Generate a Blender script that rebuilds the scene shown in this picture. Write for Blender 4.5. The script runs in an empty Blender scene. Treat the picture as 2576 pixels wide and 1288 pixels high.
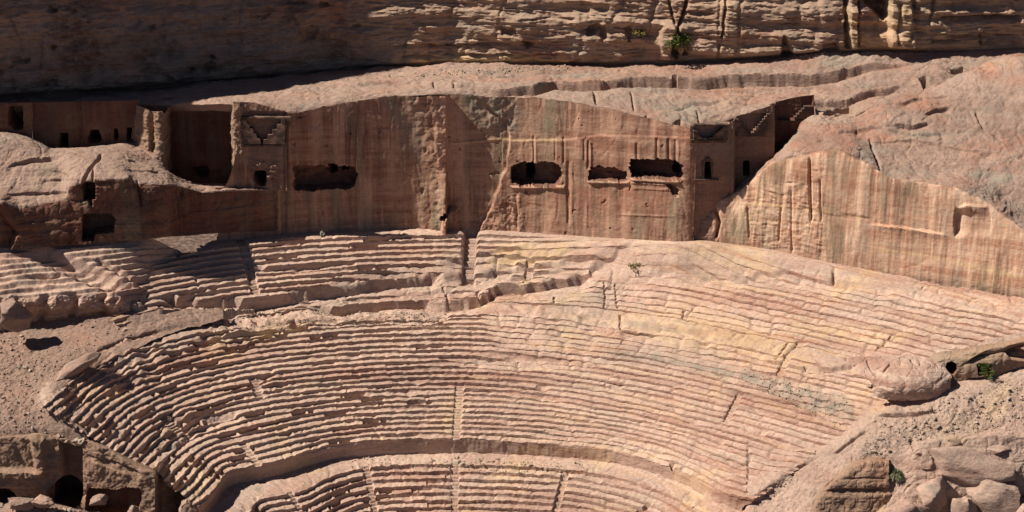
import bpy, bmesh, math, random
import numpy as np
from mathutils import Vector, Matrix
R = math.radians
random.seed(7)
rng = np.random.default_rng(11)
scene = bpy.context.scene
col = scene.collection

# ---------------------------------------------------------------- camera, sky, sun, exposure
CAM = np.array([0.0, -226.8, 103.5]); PITCH = R(20.0); FP = 4343.0     # FP: focal length for a 2576 px wide picture
cd = bpy.data.cameras.new('camera'); cam = bpy.data.objects.new('camera', cd); col.objects.link(cam)
cam.location = CAM; cam.rotation_euler = (R(90) - PITCH, 0, 0)
cd.sensor_width = 36.0; cd.lens = 36.0 * FP / 2576.0; cd.clip_start = 1.0; cd.clip_end = 4000.0
scene.camera = cam
SUN_EL, SUN_BACK = R(48.0), R(-2.0)            # elevation; degrees behind the plane of the rear wall
sun_from = Vector((-math.cos(SUN_EL) * math.cos(SUN_BACK), math.cos(SUN_EL) * math.sin(SUN_BACK), math.sin(SUN_EL)))
world = bpy.data.worlds.new('World'); scene.world = world; world.use_nodes = True
nt = world.node_tree; nt.nodes.clear()
sky = nt.nodes.new('ShaderNodeTexSky'); sky.sky_type = 'NISHITA'; sky.sun_disc = False
sky.air_density = .32; sky.dust_density = .2; sky.sun_elevation = SUN_EL; sky.sun_rotation = math.atan2(sun_from.x, sun_from.y)
bg = nt.nodes.new('ShaderNodeBackground'); bg.inputs['Strength'].default_value = 0.05
wo = nt.nodes.new('ShaderNodeOutputWorld')
nt.links.new(sky.outputs[0], bg.inputs[0]); nt.links.new(bg.outputs[0], wo.inputs[0])
sd = bpy.data.lights.new('sun', 'SUN'); sd.energy = 5.0; sd.angle = R(0.5); sd.color = (1.0, 0.925, 0.82)
so = bpy.data.objects.new('sun', sd); col.objects.link(so)
so.rotation_euler = sun_from.to_track_quat('Z', 'Y').to_euler(); so.location = (-80, 0, 120)
scene.view_settings.view_transform = 'Standard'; scene.view_settings.look = 'None'
scene.view_settings.exposure = 0.55; scene.view_settings.gamma = 1.0
scene.cycles.max_bounces = 6; scene.cycles.diffuse_bounces = 2

# ---------------------------------------------------------------- sight lines (surveying helpers)
CF = np.array([0.0, math.cos(PITCH), -math.sin(PITCH)]); CU = np.array([0.0, math.sin(PITCH), math.cos(PITCH)])
def ray(px, py):
    px = np.asarray(px, float); py = np.asarray(py, float)
    return np.stack([(px - 1288) / FP + 0 * py, CF[1] + CU[1] * (644 - py) / FP, CF[2] + CU[2] * (644 - py) / FP], -1)
def at_y(px, py, y):
    d = ray(px, py); return CAM + d * ((np.asarray(y, float) - CAM[1]) / d[..., 1])[..., None]
def at_z(px, py, z):
    d = ray(px, py); return CAM + d * ((np.asarray(z, float) - CAM[2]) / d[..., 2])[..., None]
def proj(p):
    q = np.asarray(p, float) - CAM
    w = q @ CF
    return np.stack([1288 + FP * q[..., 0] / w, 644 - FP * (q @ CU) / w], -1)

# ---------------------------------------------------------------- noise
def _hash(ix, iy, iz, seed):
    h = (ix * 374761393 + iy * 668265263 + iz * 1274126177 + seed * 974711) & 0xffffffff
    h = ((h ^ (h >> 13)) * 1274126177) & 0xffffffff
    return (h ^ (h >> 16))
def noise(p, seed=0):
    p = np.asarray(p, np.float64); sh = p.shape[:-1]; p = p.reshape(-1, 3)
    i = np.floor(p).astype(np.int64); f = p - i
    u = f * f * f * (f * (f * 6 - 15) + 10)
    out = np.zeros(len(p))
    for dx in (0, 1):
        wx = u[:, 0] if dx else 1 - u[:, 0]
        for dy in (0, 1):
            wy = u[:, 1] if dy else 1 - u[:, 1]
            for dz in (0, 1):
                wz = u[:, 2] if dz else 1 - u[:, 2]
                h = _hash(i[:, 0] + dx, i[:, 1] + dy, i[:, 2] + dz, seed)
                gx = ((h & 255) / 127.5 - 1); gy = (((h >> 8) & 255) / 127.5 - 1); gz = (((h >> 16) & 255) / 127.5 - 1)
                out += wx * wy * wz * (gx * (f[:, 0] - dx) + gy * (f[:, 1] - dy) + gz * (f[:, 2] - dz))
    return (out * 1.1).reshape(sh)
def fbm(p, octv=4, seed=0, gain=0.5, ridge=False):
    p = np.asarray(p, float); o = 0; a = 1.0; n = 0
    for k in range(octv):
        v = noise(p * 2.03 ** k + k * 17.3, seed + k)
        if ridge: v = 0.5 - np.abs(v) * 2
        o = o + a * v; n += a; a *= gain
    return o / n * 1.6
def vnoise1(x, seed=0):                 # random value per integer cell
    i = np.floor(x).astype(np.int64); z = np.zeros_like(i)
    return (_hash(i, z, z, seed) & 65535) / 65535.0
def sstep(a, b, x):
    t = np.clip((np.asarray(x, float) - a) / (b - a), 0, 1); return t * t * (3 - 2 * t)
def S3(p, sx, sy, sz): return p * np.array([sx, sy, sz])
def strata(p, h=0.9, seed=0, sharp=3.0):                   # bedding: each layer stands out by its own amount
    w = fbm(S3(p, .05, .05, .05), 3, seed + 50) * 1.6
    t = p[..., 2] / h + w + p[..., 0] * 0.02
    i = np.floor(t); f = t - i
    a = vnoise1(i, seed); b = vnoise1(i + 1, seed)
    k = np.clip((f - 0.5) * sharp + 0.5, 0, 1)
    return a + (b - a) * k - 0.5

# ---------------------------------------------------------------- curves and lofts
def hermite(t, x, y):                    # smooth, overshoot free interpolation of rows y at knots t
    x = np.asarray(x, float); y = np.asarray(y, float); t = np.clip(t, x[0], x[-1])
    if y.ndim == 1: y = y[:, None]; flat = True
    else: flat = False
    h = np.diff(x)[:, None]; d = np.diff(y, axis=0) / h
    m = np.zeros_like(y)
    if len(x) > 2:
        ok = d[:-1] * d[1:] > 0
        w1 = 2 * h[1:] + h[:-1]; w2 = h[1:] + 2 * h[:-1]
        with np.errstate(divide='ignore', invalid='ignore'):
            mm = (w1 + w2) / (w1 / d[:-1] + w2 / d[1:])
        m[1:-1] = np.where(ok, mm, 0)
    m[0] = d[0]; m[-1] = d[-1]
    k = np.clip(np.searchsorted(x, t, side='right') - 1, 0, len(x) - 2)
    hh = (x[k + 1] - x[k])[:, None]; s = ((t - x[k])[:, None]) / hh
    r = ((1 + 2 * s) * (1 - s) ** 2 * y[k] + s * (1 - s) ** 2 * hh * m[k] + s * s * (3 - 2 * s) * y[k + 1] + s * s * (s - 1) * hh * m[k + 1])
    return r[:, 0] if flat else r
def curve(pts, n):                       # world polyline -> n points, even along its length
    pts = np.asarray(pts, float)
    L = np.r_[0, np.cumsum(np.linalg.norm(np.diff(pts, axis=0), axis=1))]
    fine = hermite(np.linspace(0, L[-1], n * 3), L, pts)
    l2 = np.r_[0, np.cumsum(np.linalg.norm(np.diff(fine, axis=0), axis=1))]
    t = np.linspace(0, l2[-1], n)
    return np.stack([np.interp(t, l2, fine[:, k]) for k in range(3)], -1)
def xcurve(pts, xs):                     # world polyline resampled at given x's
    pts = np.asarray(pts, float); o = np.argsort(pts[:, 0]); pts = pts[o]
    r = hermite(xs, pts[:, 0], pts[:, 1:]); return np.stack([xs, r[:, 0], r[:, 1]], -1)
def loft(rows, nu, nv, knots=None):
    C = np.stack([curve(r, nu) for r in rows])            # [k, nu, 3]
    if knots is None:
        L = np.linalg.norm(np.diff(C, axis=0), axis=2).mean(1); knots = np.r_[0, np.cumsum(L)]
    t = np.linspace(knots[0], knots[-1], nv)
    return hermite(t, knots, C.reshape(len(rows), -1)).reshape(nv, nu, 3)
def sight(pts):                          # [(px, py, y), ...] -> world points on those sight lines at depth y
    a = np.asarray(pts, float); return at_y(a[:, 0], a[:, 1], a[:, 2])
def normals(G):
    du = np.gradient(G, axis=1); dv = np.gradient(G, axis=0)
    n = np.cross(du, dv); n /= np.linalg.norm(n, axis=-1, keepdims=True) + 1e-9
    c = CAM - G
    s = np.sign((n * c).sum(-1, keepdims=True)); s[s == 0] = 1
    return n * s

# ---------------------------------------------------------------- marks surveyed on the rock (distances are in picture px of the 2576 grid)
def line_dist(q, pl, margin):            # distance to a polyline and the side of it (+ = below / right of travel)
    pl = np.asarray(pl, float); sh = q.shape[:-1]; q = q.reshape(-1, 2)
    D = np.full(len(q), 1e9); S = np.zeros(len(q)); T = np.zeros(len(q))
    lo = pl.min(0) - margin; hi = pl.max(0) + margin
    idx = np.where(((q >= lo) & (q <= hi)).all(1))[0]
    if len(idx):
        p = q[idx]; Ls = np.r_[0, np.cumsum(np.linalg.norm(np.diff(pl, axis=0), axis=1))]
        d = np.full(len(p), 1e9); s = np.zeros(len(p)); tt = np.zeros(len(p))
        for k in range(len(pl) - 1):
            a, b = pl[k], pl[k + 1]; ab = b - a; l2 = ab @ ab
            u = np.clip(((p - a) @ ab) / l2, 0, 1); c = a + u[:, None] * ab
            v = p - c; dd = np.hypot(v[:, 0], v[:, 1]); cr = ab[0] * v[:, 1] - ab[1] * v[:, 0]
            m = dd < d; d[m] = dd[m]; s[m] = np.sign(cr[m]); tt[m] = (Ls[k] + u[m] * math.sqrt(l2)) / Ls[-1]
        D[idx] = d; S[idx] = s; T[idx] = tt
    return D.reshape(sh), S.reshape(sh), T.reshape(sh)
def poly_sd(q, poly, margin=60):         # signed distance to a polygon, negative inside
    pl = np.asarray(poly, float); pl = np.vstack([pl, pl[:1]]); sh = q.shape[:-1]
    D, _, _ = line_dist(q, pl, margin); p = q.reshape(-1, 2)
    ins = np.zeros(len(p), bool)
    lo = pl.min(0); hi = pl.max(0); idx = np.where(((p >= lo) & (p <= hi)).all(1))[0]
    x, y = p[idx, 0], p[idx, 1]; c = np.zeros(len(idx), bool)
    for k in range(len(pl) - 1):
        (x0, y0), (x1, y1) = pl[k], pl[k + 1]
        if y0 == y1: continue
        t = ((y0 > y) != (y1 > y)) & (x < (x1 - x0) * (y - y0) / (y1 - y0) + x0); c ^= t
    ins[idx] = c; ins = ins.reshape(sh)
    return np.where(ins, -D, D)
def inside(q, poly, soft=10.0): return 1 - sstep(-soft, soft, poly_sd(q, poly, 4 * soft + 10))
def scarp(q, pl, fall=40.0, edge=2.0, taper=0.12, wob=None):   # 1 just below the line, fading out further down; 0 above it
    if wob is not None: q = q + wob[..., None] * np.array([0.3, 1.0])
    D, S, T = line_dist(q, pl, fall * 2.2); sdv = D * S
    e = sstep(-edge, edge, sdv) * np.exp(-np.clip(sdv, 0, None) / fall)
    return e * (sstep(0, taper, T) * sstep(0, taper, 1 - T) if taper > 0 else 1)
def crack(q, pl, w=2.5):
    D, S, T = line_dist(q, pl, w * 4); return np.exp(-(D / w) ** 2) * sstep(0, .1, T + .02) * sstep(0, .1, 1.02 - T)

# ---------------------------------------------------------------- objects
def tag(o, label=None, cat=None, group=None, kind=None):
    for k, v in (('label', label), ('category', cat), ('group', group), ('kind', kind)):
        if v: o[k] = v
    return o
def empty(name, loc, label, cat, group=None):
    o = bpy.data.objects.new(name, None); col.objects.link(o); o.location = loc; o.empty_display_size = .5
    return tag(o, label, cat, group)
def link(name, me, parent=None):
    o = bpy.data.objects.new(name, me); col.objects.link(o)
    if parent is not None:
        o.parent = parent
        o.matrix_parent_inverse = Matrix.Translation(parent.location).inverted() if parent.type == 'EMPTY' and parent.parent is None else Matrix()
    return o
def mesh_of(name, V, F, mat, tint=None, sharp=38.0, smooth=True):
    me = bpy.data.meshes.new(name); V = np.asarray(V, np.float32); F = np.asarray(F, np.int32)
    k = F.shape[1]
    me.vertices.add(len(V)); me.vertices.foreach_set('co', V.ravel())
    me.loops.add(F.size); me.loops.foreach_set('vertex_index', F.ravel())
    me.polygons.add(len(F)); me.polygons.foreach_set('loop_start', np.arange(0, F.size, k, dtype=np.int32))
    me.polygons.foreach_set('loop_total', np.full(len(F), k, np.int32))
    me.update(calc_edges=True)
    if smooth:
        me.polygons.foreach_set('use_smooth', np.ones(len(F), bool)); me.set_sharp_from_angle(angle=R(sharp))
    if tint is not None:
        a = me.color_attributes.new('tint', 'FLOAT_COLOR', 'POINT'); a.data.foreach_set('color', np.asarray(tint, np.float32).ravel())
    me.materials.append(mat); me.validate()
    return me
def grid_faces(nv, nu):
    i = np.arange(nv * nu).reshape(nv, nu)
    return np.stack([i[:-1, :-1], i[:-1, 1:], i[1:, 1:], i[1:, :-1]], -1)
def grid_objects(G, spec, label=None, keep=None, tint=None, sharp=38.0):
    """One mesh object per face label. spec: {label value: (name, material, parent)}."""
    nv, nu, _ = G.shape; F = grid_faces(nv, nu)
    cx = np.cross(G[1:, 1:] - G[:-1, :-1], G[1:, :-1] - G[:-1, 1:]); cen = (G[1:, 1:] + G[:-1, :-1]) / 2
    flip = ((cx * (CAM - cen)).sum(-1)).mean() < 0
    if flip: F = F[..., ::-1]
    lab = np.zeros((nv - 1, nu - 1), int) if label is None else label
    kp = np.ones((nv - 1, nu - 1), bool) if keep is None else keep
    out = {}
    V = G.reshape(-1, 3); T = None if tint is None else tint.reshape(-1, 4)
    for k, (name, mat, par) in spec.items():
        f = F[(lab == k) & kp]
        if not len(f): continue
        u, inv = np.unique(f.ravel(), return_inverse=True)
        out[k] = link(name, mesh_of(name, V[u], inv.reshape(-1, 4), mat, None if T is None else T[u], sharp), par)
    return out
# ---------------------------------------------------------------- materials
def srgb(*c): return tuple(((x / 255) / 12.92 if x / 255 <= .04045 else ((x / 255 + .055) / 1.055) ** 2.4) for x in c) + (1.0,)
class NT:
    def __init__(s, name):
        s.m = bpy.data.materials.new(name); s.m.use_nodes = True; s.t = s.m.node_tree; s.t.nodes.clear()
        s.pos = s.t.nodes.new('ShaderNodeNewGeometry').outputs['Position']
    def n(s, ty, **kw):
        x = s.t.nodes.new(ty)
        for k, v in kw.items(): setattr(x, k, v)
        return x
    def lk(s, a, b): s.t.links.new(a, b)
    def noise(s, scale, xyz=(1, 1, 1), detail=4, rough=.55, dist=0.0, off=(0, 0, 0)):
        mp = s.n('ShaderNodeMapping'); mp.inputs['Scale'].default_value = xyz; mp.inputs['Location'].default_value = off
        s.lk(s.pos, mp.inputs[0]); x = s.n('ShaderNodeTexNoise'); s.lk(mp.outputs[0], x.inputs['Vector'])
        x.inputs['Scale'].default_value = scale; x.inputs['Detail'].default_value = detail; x.inputs['Roughness'].default_value = rough
        x.inputs['Distortion'].default_value = dist
        return x.outputs['Fac']
    def ramp(s, fac, stops, interp='LINEAR'):
        r = s.n('ShaderNodeValToRGB'); s.lk(fac, r.inputs[0]); e = r.color_ramp.elements; r.color_ramp.interpolation = interp
        while len(e) < len(stops): e.new(.5)
        for k, (p, c) in enumerate(stops):
            e[k].position = p; e[k].color = c if isinstance(c, tuple) else (c, c, c, 1)
        return r.outputs[0]
    def mix(s, f, a, b, mode='MIX'):
        x = s.n('ShaderNodeMix', data_type='RGBA', blend_type=mode); x.clamp_factor = True
        for k, v in ((0, f), (6, a), (7, b)):
            if isinstance(v, (int, float)): x.inputs[k].default_value = v
            elif isinstance(v, tuple): x.inputs[k].default_value = v
            else: s.lk(v, x.inputs[k])
        return x.outputs[2]
    def math(s, op, a, b=0.5):
        x = s.n('ShaderNodeMath', operation=op)
        for k, v in ((0, a), (1, b)):
            if isinstance(v, (int, float)): x.inputs[k].default_value = v
            else: s.lk(v, x.inputs[k])
        return x.outputs[0]
    def done(s, color, rough=.92, bump=None, strength=.6, dist=.12):
        b = s.n('ShaderNodeBsdfPrincipled'); s.lk(color, b.inputs['Base Color']) if not isinstance(color, tuple) else setattr(b.inputs['Base Color'], 'default_value', color)
        b.inputs['Roughness'].default_value = rough; b.inputs['Specular IOR Level'].default_value = .15
        if bump is not None:
            u = s.n('ShaderNodeBump'); u.inputs['Strength'].default_value = strength; u.inputs['Distance'].default_value = dist
            s.lk(bump, u.inputs['Height']); s.lk(u.outputs[0], b.inputs['Normal'])
        o = s.n('ShaderNodeOutputMaterial'); s.lk(b.outputs[0], o.inputs[0]); return s.m

YEL, GRY, RED, VAR = (.60, .43, .22, 1), (.25, .22, .175, 1), (.36, .155, .095, 1), (.085, .058, .045, 1)
def sandstone(name, pale, mid, deep, patina=(.30, .25, .20, 1), band=1.0, bands=.8, streak=0.0, patch=.5, grain=1.0, bump=.6, bscale=1.6, tint=True):
    s = NT(name)
    st = s.noise(.9 * band, (.05, .05, 1), 6, .62, .6)
    c = s.ramp(st, [(.30, deep), (.44, mid), (.56, pale), (.70, mid)])
    big = s.noise(.09, (1, 1, 1.3), 4, .6, .4, (31, 7, 3))
    c = s.mix(1 - bands, c, mid) if bands < 1 else c
    c = s.mix(s.ramp(big, [(.42, 0.0), (.68, patch)]), c, patina)
    if streak > 0:
        un = s.ramp(s.noise(.13, (1, 1, .7), 4, .6, .5, (12, 3, 8)), [(.38, .12), (.60, 1.0)])
        a = s.noise(1.0, (1.0, 1.0, .035), 5, .7, .25, (5, 9, 0)); b = s.noise(.35, (1.2, 1.2, .05), 3, .6, .2, (50, 9, 0))
        c = s.mix(s.math('MULTIPLY', s.math('MULTIPLY', s.ramp(a, [(.46, 0.0), (.62, 1.0)]), streak), un), c, tuple(x * .50 for x in mid[:3]) + (1,))
        c = s.mix(s.math('MULTIPLY', s.ramp(b, [(.50, 0.0), (.62, 1.0)]), streak * .9), c, pale)
        p2 = s.noise(2.2, (1.0, 1.0, .02), 3, .6, .1, (70, 9, 0)); c = s.mix(s.math('MULTIPLY', s.math('MULTIPLY', s.ramp(p2, [(.56, 0.0), (.64, 1.0)]), streak * .7), un), c, tuple(min(1, x * 1.15) for x in pale[:3]) + (1,))
        g = s.noise(.5, (1.0, 1.0, .06), 4, .6, .2, (90, 2, 0))
        c = s.mix(s.math('MULTIPLY', s.math('MULTIPLY', s.ramp(g, [(.48, 0.0), (.62, 1.0)]), streak * .8), un), c, (.20, .165, .11, 1))
    fine = s.noise(2.6, (1, 1, 2.2), 7, .7, .2)
    c = s.mix(.55 * grain, c, s.ramp(fine, [(.32, .45), (.5, .95), (.66, 1.25)]), 'MULTIPLY')
    if tint:
        at = s.n('ShaderNodeAttribute', attribute_name='tint'); sp = s.n('ShaderNodeSeparateColor'); s.lk(at.outputs['Color'], sp.inputs[0])
        brk = s.ramp(s.noise(.8, (1, 1, 1.5), 5, .65, .3, (3, 77, 1)), [(.38, .15), (.56, 1.0)])
        for chan, cc in ((sp.outputs[0], YEL), (sp.outputs[1], GRY), (sp.outputs[2], RED), (at.outputs['Alpha'], VAR)):
            c = s.mix(s.math('MULTIPLY', chan, brk), c, cc)
    h = s.math('ADD', s.math('MULTIPLY', s.noise(bscale, (1, 1, 1.8), 8, .66, .2), 1.0), s.math('MULTIPLY', st, .6))
    return s.done(c, .95, h, bump, .22)
M = {}
M['seats'] = sandstone('rose_sandstone_seating', (.525, .375, .29, 1), (.425, .27, .205, 1), (.30, .16, .12, 1), (.33, .25, .205, 1), 1.0, .85, 0, .5, 1.1, .6)
M['wall'] = sandstone('cut_sandstone_face', (.50, .30, .205, 1), (.325, .16, .108, 1), (.205, .086, .058, 1), (.175, .12, .085, 1), .8, .8, 1.0, .35, .9, .4)
M['cutface'] = sandstone('bright_cut_sandstone_face', (.74, .51, .36, 1), (.58, .315, .205, 1), (.41, .175, .11, 1), (.28, .195, .13, 1), .8, .75, 1.0, .4, .7, .35)
M['shade_redwall'] = sandstone('shade_darkened_red_sandstone', (.20, .095, .066, 1), (.15, .067, .047, 1), (.11, .047, .034, 1), (.105, .067, .05, 1), .8, .8, .7, .5, .9, .4)  # red rock of shaded fronts and recesses; part of their shade is colour
M['cliff'] = sandstone('weathered_cliff_sandstone', (.45, .31, .225, 1), (.355, .225, .155, 1), (.22, .12, .082, 1), (.26, .20, .15, 1), 1.1, .8, .10, .5, 1.0, .9, 1.0)
M['terrace'] = sandstone('pale_weathered_sandstone', (.36, .25, .195, 1), (.295, .19, .145, 1), (.23, .135, .10, 1), (.24, .18, .145, 1), .8, .7, 0, .45, 1.0, .7)
M['sand'] = sandstone('sandy_ground', (.32, .21, .16, 1), (.265, .17, .13, 1), (.205, .125, .095, 1), (.25, .18, .145, 1), .2, .5, 0, .5, 1.1, .9, 3)
M['tomb'] = sandstone('carved_tomb_sandstone', (.34, .205, .15, 1), (.26, .15, .11, 1), (.185, .10, .074, 1), (.175, .125, .10, 1), .9, .7, .4, .5, .9, .4)
M['ochre'] = sandstone('ochre_brown_sandstone', (.36, .23, .155, 1), (.29, .175, .12, 1), (.20, .115, .078, 1), (.22, .16, .12, 1), .7, .55, .2, .6, 1, .8)
M['slope'] = sandstone('pinkish_bedrock', (.44, .31, .24, 1), (.37, .245, .19, 1), (.29, .17, .13, 1), (.31, .23, .185, 1), .6, .7, 0, .5, .95, .8)
# ---------------------------------------------------------------- the seating bowl: profile at the centre line
CX = 1142
def prof():
    """list of breakpoints (y, z, kind) from the rear wall down to below the frame; rows = index of each row"""
    y, z = 0.0, 25.0; pts = [(y, z)]; rows = []
    px = lambda y, z: proj(np.array([-8.0, y, z]))[1]
    def tread(dpx, ratio=None):
        nonlocal y, z
        a, b = 0.05, 12
        for _ in range(40):
            m = (a + b) / 2
            if px(y - m, z) - px(y, z) < dpx: a = m
            else: b = m
        y -= a; pts.append((y, z)); return a
    def riser(h):
        nonlocal y, z
        z -= h; pts.append((y, z))
    def row(dpx, s=.60):
        nonlocal y, z
        a, b = .1, 3
        y0, z0 = y, z; p0 = px(y0, z0)
        for _ in range(40):
            m = (a + b) / 2
            if px(y0 - m, z0 - s * m) - p0 < dpx: a = m
            else: b = m
        i0 = len(pts) - 1
        y = y0 - a; pts.append((y, z)); z = z0 - s * a; pts.append((y, z)); rows.append((i0, len(pts) - 1))
    tread(7); walk = [(0, 1)]
    for k in range(12): row(14.2)
    i = len(pts) - 1; tread(20); walk.append((i, len(pts) - 1))
    for k in range(24): row(13.95)
    i = len(pts) - 1; riser(1.85); pod = (i, len(pts) - 1)
    i = len(pts) - 1; tread(17); walk.append((i, len(pts) - 1))
    for k in range(11): row(17.6)
    i = len(pts) - 1; tread(60); walk.append((i, len(pts) - 1))
    return np.array(pts), rows, walk, pod
PROF, ROWS, WALKS, POD = prof()
if __import__('os').environ.get('DBG'):
    for k, (a, b) in enumerate(ROWS): print(k, PROF[a], PROF[b], proj(np.array([-8., *PROF[a]]))[1])
    print('pod', PROF[POD[0]], PROF[POD[1]])
REFROW = 26
Y_REF, Z_REF = PROF[ROWS[REFROW][1]]
# the plan of that row, surveyed on its level
base_px = [(60, 1330), (200, 1262), (333, 1166), (375, 1117), (433, 1070), (500, 1043), (583, 1019), (667, 1002), (767, 988), (859, 979), (1000, 970), (1142, 967),
           (1300, 975), (1450, 993), (1600, 1018), (1717, 1046), (1850, 1080), (1960, 1108), (2060, 1136), (2180, 1170), (2400, 1228)]
_dy = proj(np.array([-8., Y_REF, Z_REF]))[1] - 967
_b = np.array(base_px, float); BASE = at_z(_b[:, 0], _b[:, 1] + _dy, Z_REF)
DS = 0.16
_L = np.linalg.norm(np.diff(BASE, axis=0), axis=1).sum()
BC = curve(BASE, int(_L / DS))
for _ in range(400):                                        # relax the survey kinks out of the curve
    BC[1:-1] = BC[1:-1] * .5 + (BC[2:] + BC[:-2]) * .25
BC = curve(BC, int(_L / DS))
TN = np.gradient(BC[:, :2], axis=0); TN /= np.linalg.norm(TN, axis=1, keepdims=True)
NO = np.stack([-TN[:, 1], TN[:, 0]], 1)                     # outward, up the hill
if NO[len(NO) // 2, 1] < 0: NO = -NO
for _ in range(300): NO[1:-1] = NO[1:-1] * .5 + (NO[2:] + NO[:-2]) * .25
NO /= np.linalg.norm(NO, axis=1, keepdims=True)
ARC = np.r_[0, np.cumsum(np.linalg.norm(np.diff(BC, axis=0), axis=1))]
def smooth_slope():
    """height of the unstepped slope as function of d"""
    k = [(PROF[a][0], PROF[a][1]) for a, b in ROWS] + [tuple(PROF[POD[0]]), tuple(PROF[POD[1]]), tuple(PROF[-1])] + [(PROF[0][0], PROF[0][1])]
    k = np.array(sorted(set((round(a, 4), round(b, 4)) for a, b in k))); return k
_S = smooth_slope()
def d_of(y): return y - Y_REF
# the foot of the podium wall, surveyed on its own level: the lower rows bend more tightly
_f = np.array([(455, 1350), (495, 1318), (540, 1284), (617, 1247), (683, 1214), (767, 1181), (859, 1157), (1000, 1147), (1142, 1145), (1300, 1149), (1492, 1163), (1592, 1183), (1717, 1224), (1803, 1280), (1850, 1325), (1890, 1380)], float)
Z_FOOT = PROF[POD[1]][1]; _df = proj(np.array([-8., PROF[POD[1]][0], Z_FOOT]))[1] - 1145
FOOT = curve(at_z(_f[:, 0], _f[:, 1] + _df, Z_FOOT), 900)[:, :2]; D_FOOT = PROF[POD[1]][0] - Y_REF
_o = BC[:, :2] + NO * D_FOOT
_k = np.array([np.argmin(((FOOT - q_) ** 2).sum(1)) for q_ in _o], float)
_k = np.maximum.accumulate(_k) if _k[-1] > _k[0] else np.minimum.accumulate(_k)
for _ in range(1500): _k[1:-1] = _k[1:-1] * .5 + (_k[2:] + _k[:-2]) * .25
_fp = np.stack([np.interp(_k, np.arange(len(FOOT)), FOOT[:, c]) for c in (0, 1)], 1)
_e = np.linalg.norm(_fp - _o, axis=1); _wt = sstep(4.5, 2.5, _e)[:, None]; _fp = _fp * _wt + _o * (1 - _wt)
for _ in range(500): _fp[1:-1] = _fp[1:-1] * .5 + (_fp[2:] + _fp[:-2]) * .25
INW = (_fp - BC[:, :2]) / D_FOOT
_t = np.gradient(_fp, axis=0); _t /= np.linalg.norm(_t, axis=1, keepdims=True) + 1e-9
NF = np.stack([-_t[:, 1], _t[:, 0]], 1); NF *= np.sign((NF * NO).sum(1, keepdims=True))
for _ in range(7000): NF[1:-1] = NF[1:-1] * .5 + (NF[2:] + NF[:-2]) * .25
NF /= np.linalg.norm(NF, axis=1, keepdims=True)
WIDE = 2.3 * sstep(960, 620, proj(np.c_[_fp, np.full(len(_fp), Z_FOOT)])[:, 0])
for _ in range(400): WIDE[1:-1] = WIDE[1:-1] * .5 + (WIDE[2:] + WIDE[:-2]) * .25
def bowl(s_idx, d, z):
    d = np.asarray(d, float); n = np.where((d < 0)[..., None], INW[s_idx], NO[s_idx])
    e = np.minimum(d - D_FOOT, 0); e = e - WIDE[s_idx] * np.clip(-e / 1.9, 0, 1); d = np.maximum(d, D_FOOT); f = NF[s_idx]
    return np.stack([BC[s_idx, 0] + n[..., 0] * d + f[..., 0] * e, BC[s_idx, 1] + n[..., 1] * d + f[..., 1] * e, z], -1)
def bowl_old(s_idx, d, z): return np.stack([BC[s_idx, 0] + NO[s_idx, 0] * d, BC[s_idx, 1] + NO[s_idx, 1] * d, z], -1)
# d samples: treads and risers
smp = []                                                    # (d, z, row, kind) kind 0 tread 1 riser
def seg(a, b, n, row, kind):
    for t in np.linspace(0, 1, n, endpoint=False): smp.append((PROF[a][0] * (1 - t) + PROF[b][0] * t, PROF[a][1] * (1 - t) + PROF[b][1] * t, row, kind))
rid = {a: k for k, (a, b) in enumerate(ROWS)}
for k in range(9, -1, -1):                                  # further worn rows climbing behind, seen only on the right
    for t_, zz_, kd_ in ((1.0, 0, 0), (.8, 0, 0), (.55, 0, 0), (.38, 0, 0), (.36, -.12, 1), (.3, -.25, 1), (.2, -.38, 1), (.06, -.46, 1)): smp.append((.6 + k * 1.02 + t_ * 1.02, 25.0 + (k + 1) * .2 + zz_ * .43, 50 + min(k, 3), kd_))
smp.append((.6, 25.0, 900, 0)); smp.append((.3, 25.0, 900, 0))
i = 0
while i < len(PROF) - 1:
    if i in rid:
        seg(i, i + 1, 5, rid[i], 0); seg(i + 1, i + 2, 4, rid[i], 1); i += 2
    elif i == POD[0]: seg(i, i + 1, 12, 950, 1); i += 1
    else:
        w = [k for k, (a, b) in enumerate(WALKS) if a == i][0]
        seg(i, i + 1, max(4, int((PROF[i][0] - PROF[i + 1][0]) / .25)), 900 + w, 0); i += 1
SM = np.array(smp); DD = d_of(SM[:, 0]); ZZ = SM[:, 1]; ROWID = SM[:, 2].astype(int); KIND = SM[:, 3]
ns, nd = len(BC), len(DD)
sx = np.arange(ns)
CG = bowl(sx[None, :], DD[:, None], np.repeat(ZZ[:, None], ns, 1))
CQ = proj(CG)                                               # where each point of the clean bowl is seen
zs = np.where(SM[:, 0] > .3, 25 + np.maximum(SM[:, 0] - .6, 0) * .2, np.interp(SM[:, 0], _S[:, 0], _S[:, 1]))[:, None] * np.ones((1, ns)) - .16
x_, y_ = CQ[..., 0], CQ[..., 1]
# nosing wander, per row
rowv = ROWID[:, None].astype(float); sarc = ARC[None, :]
P2 = np.stack(np.broadcast_arrays(sarc * .35, rowv * 7.7, 0 * sarc), -1)
w1 = fbm(P2, 3, 3); w2 = fbm(S3(P2, 5, 1, 1) + 50, 3, 9)
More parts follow.
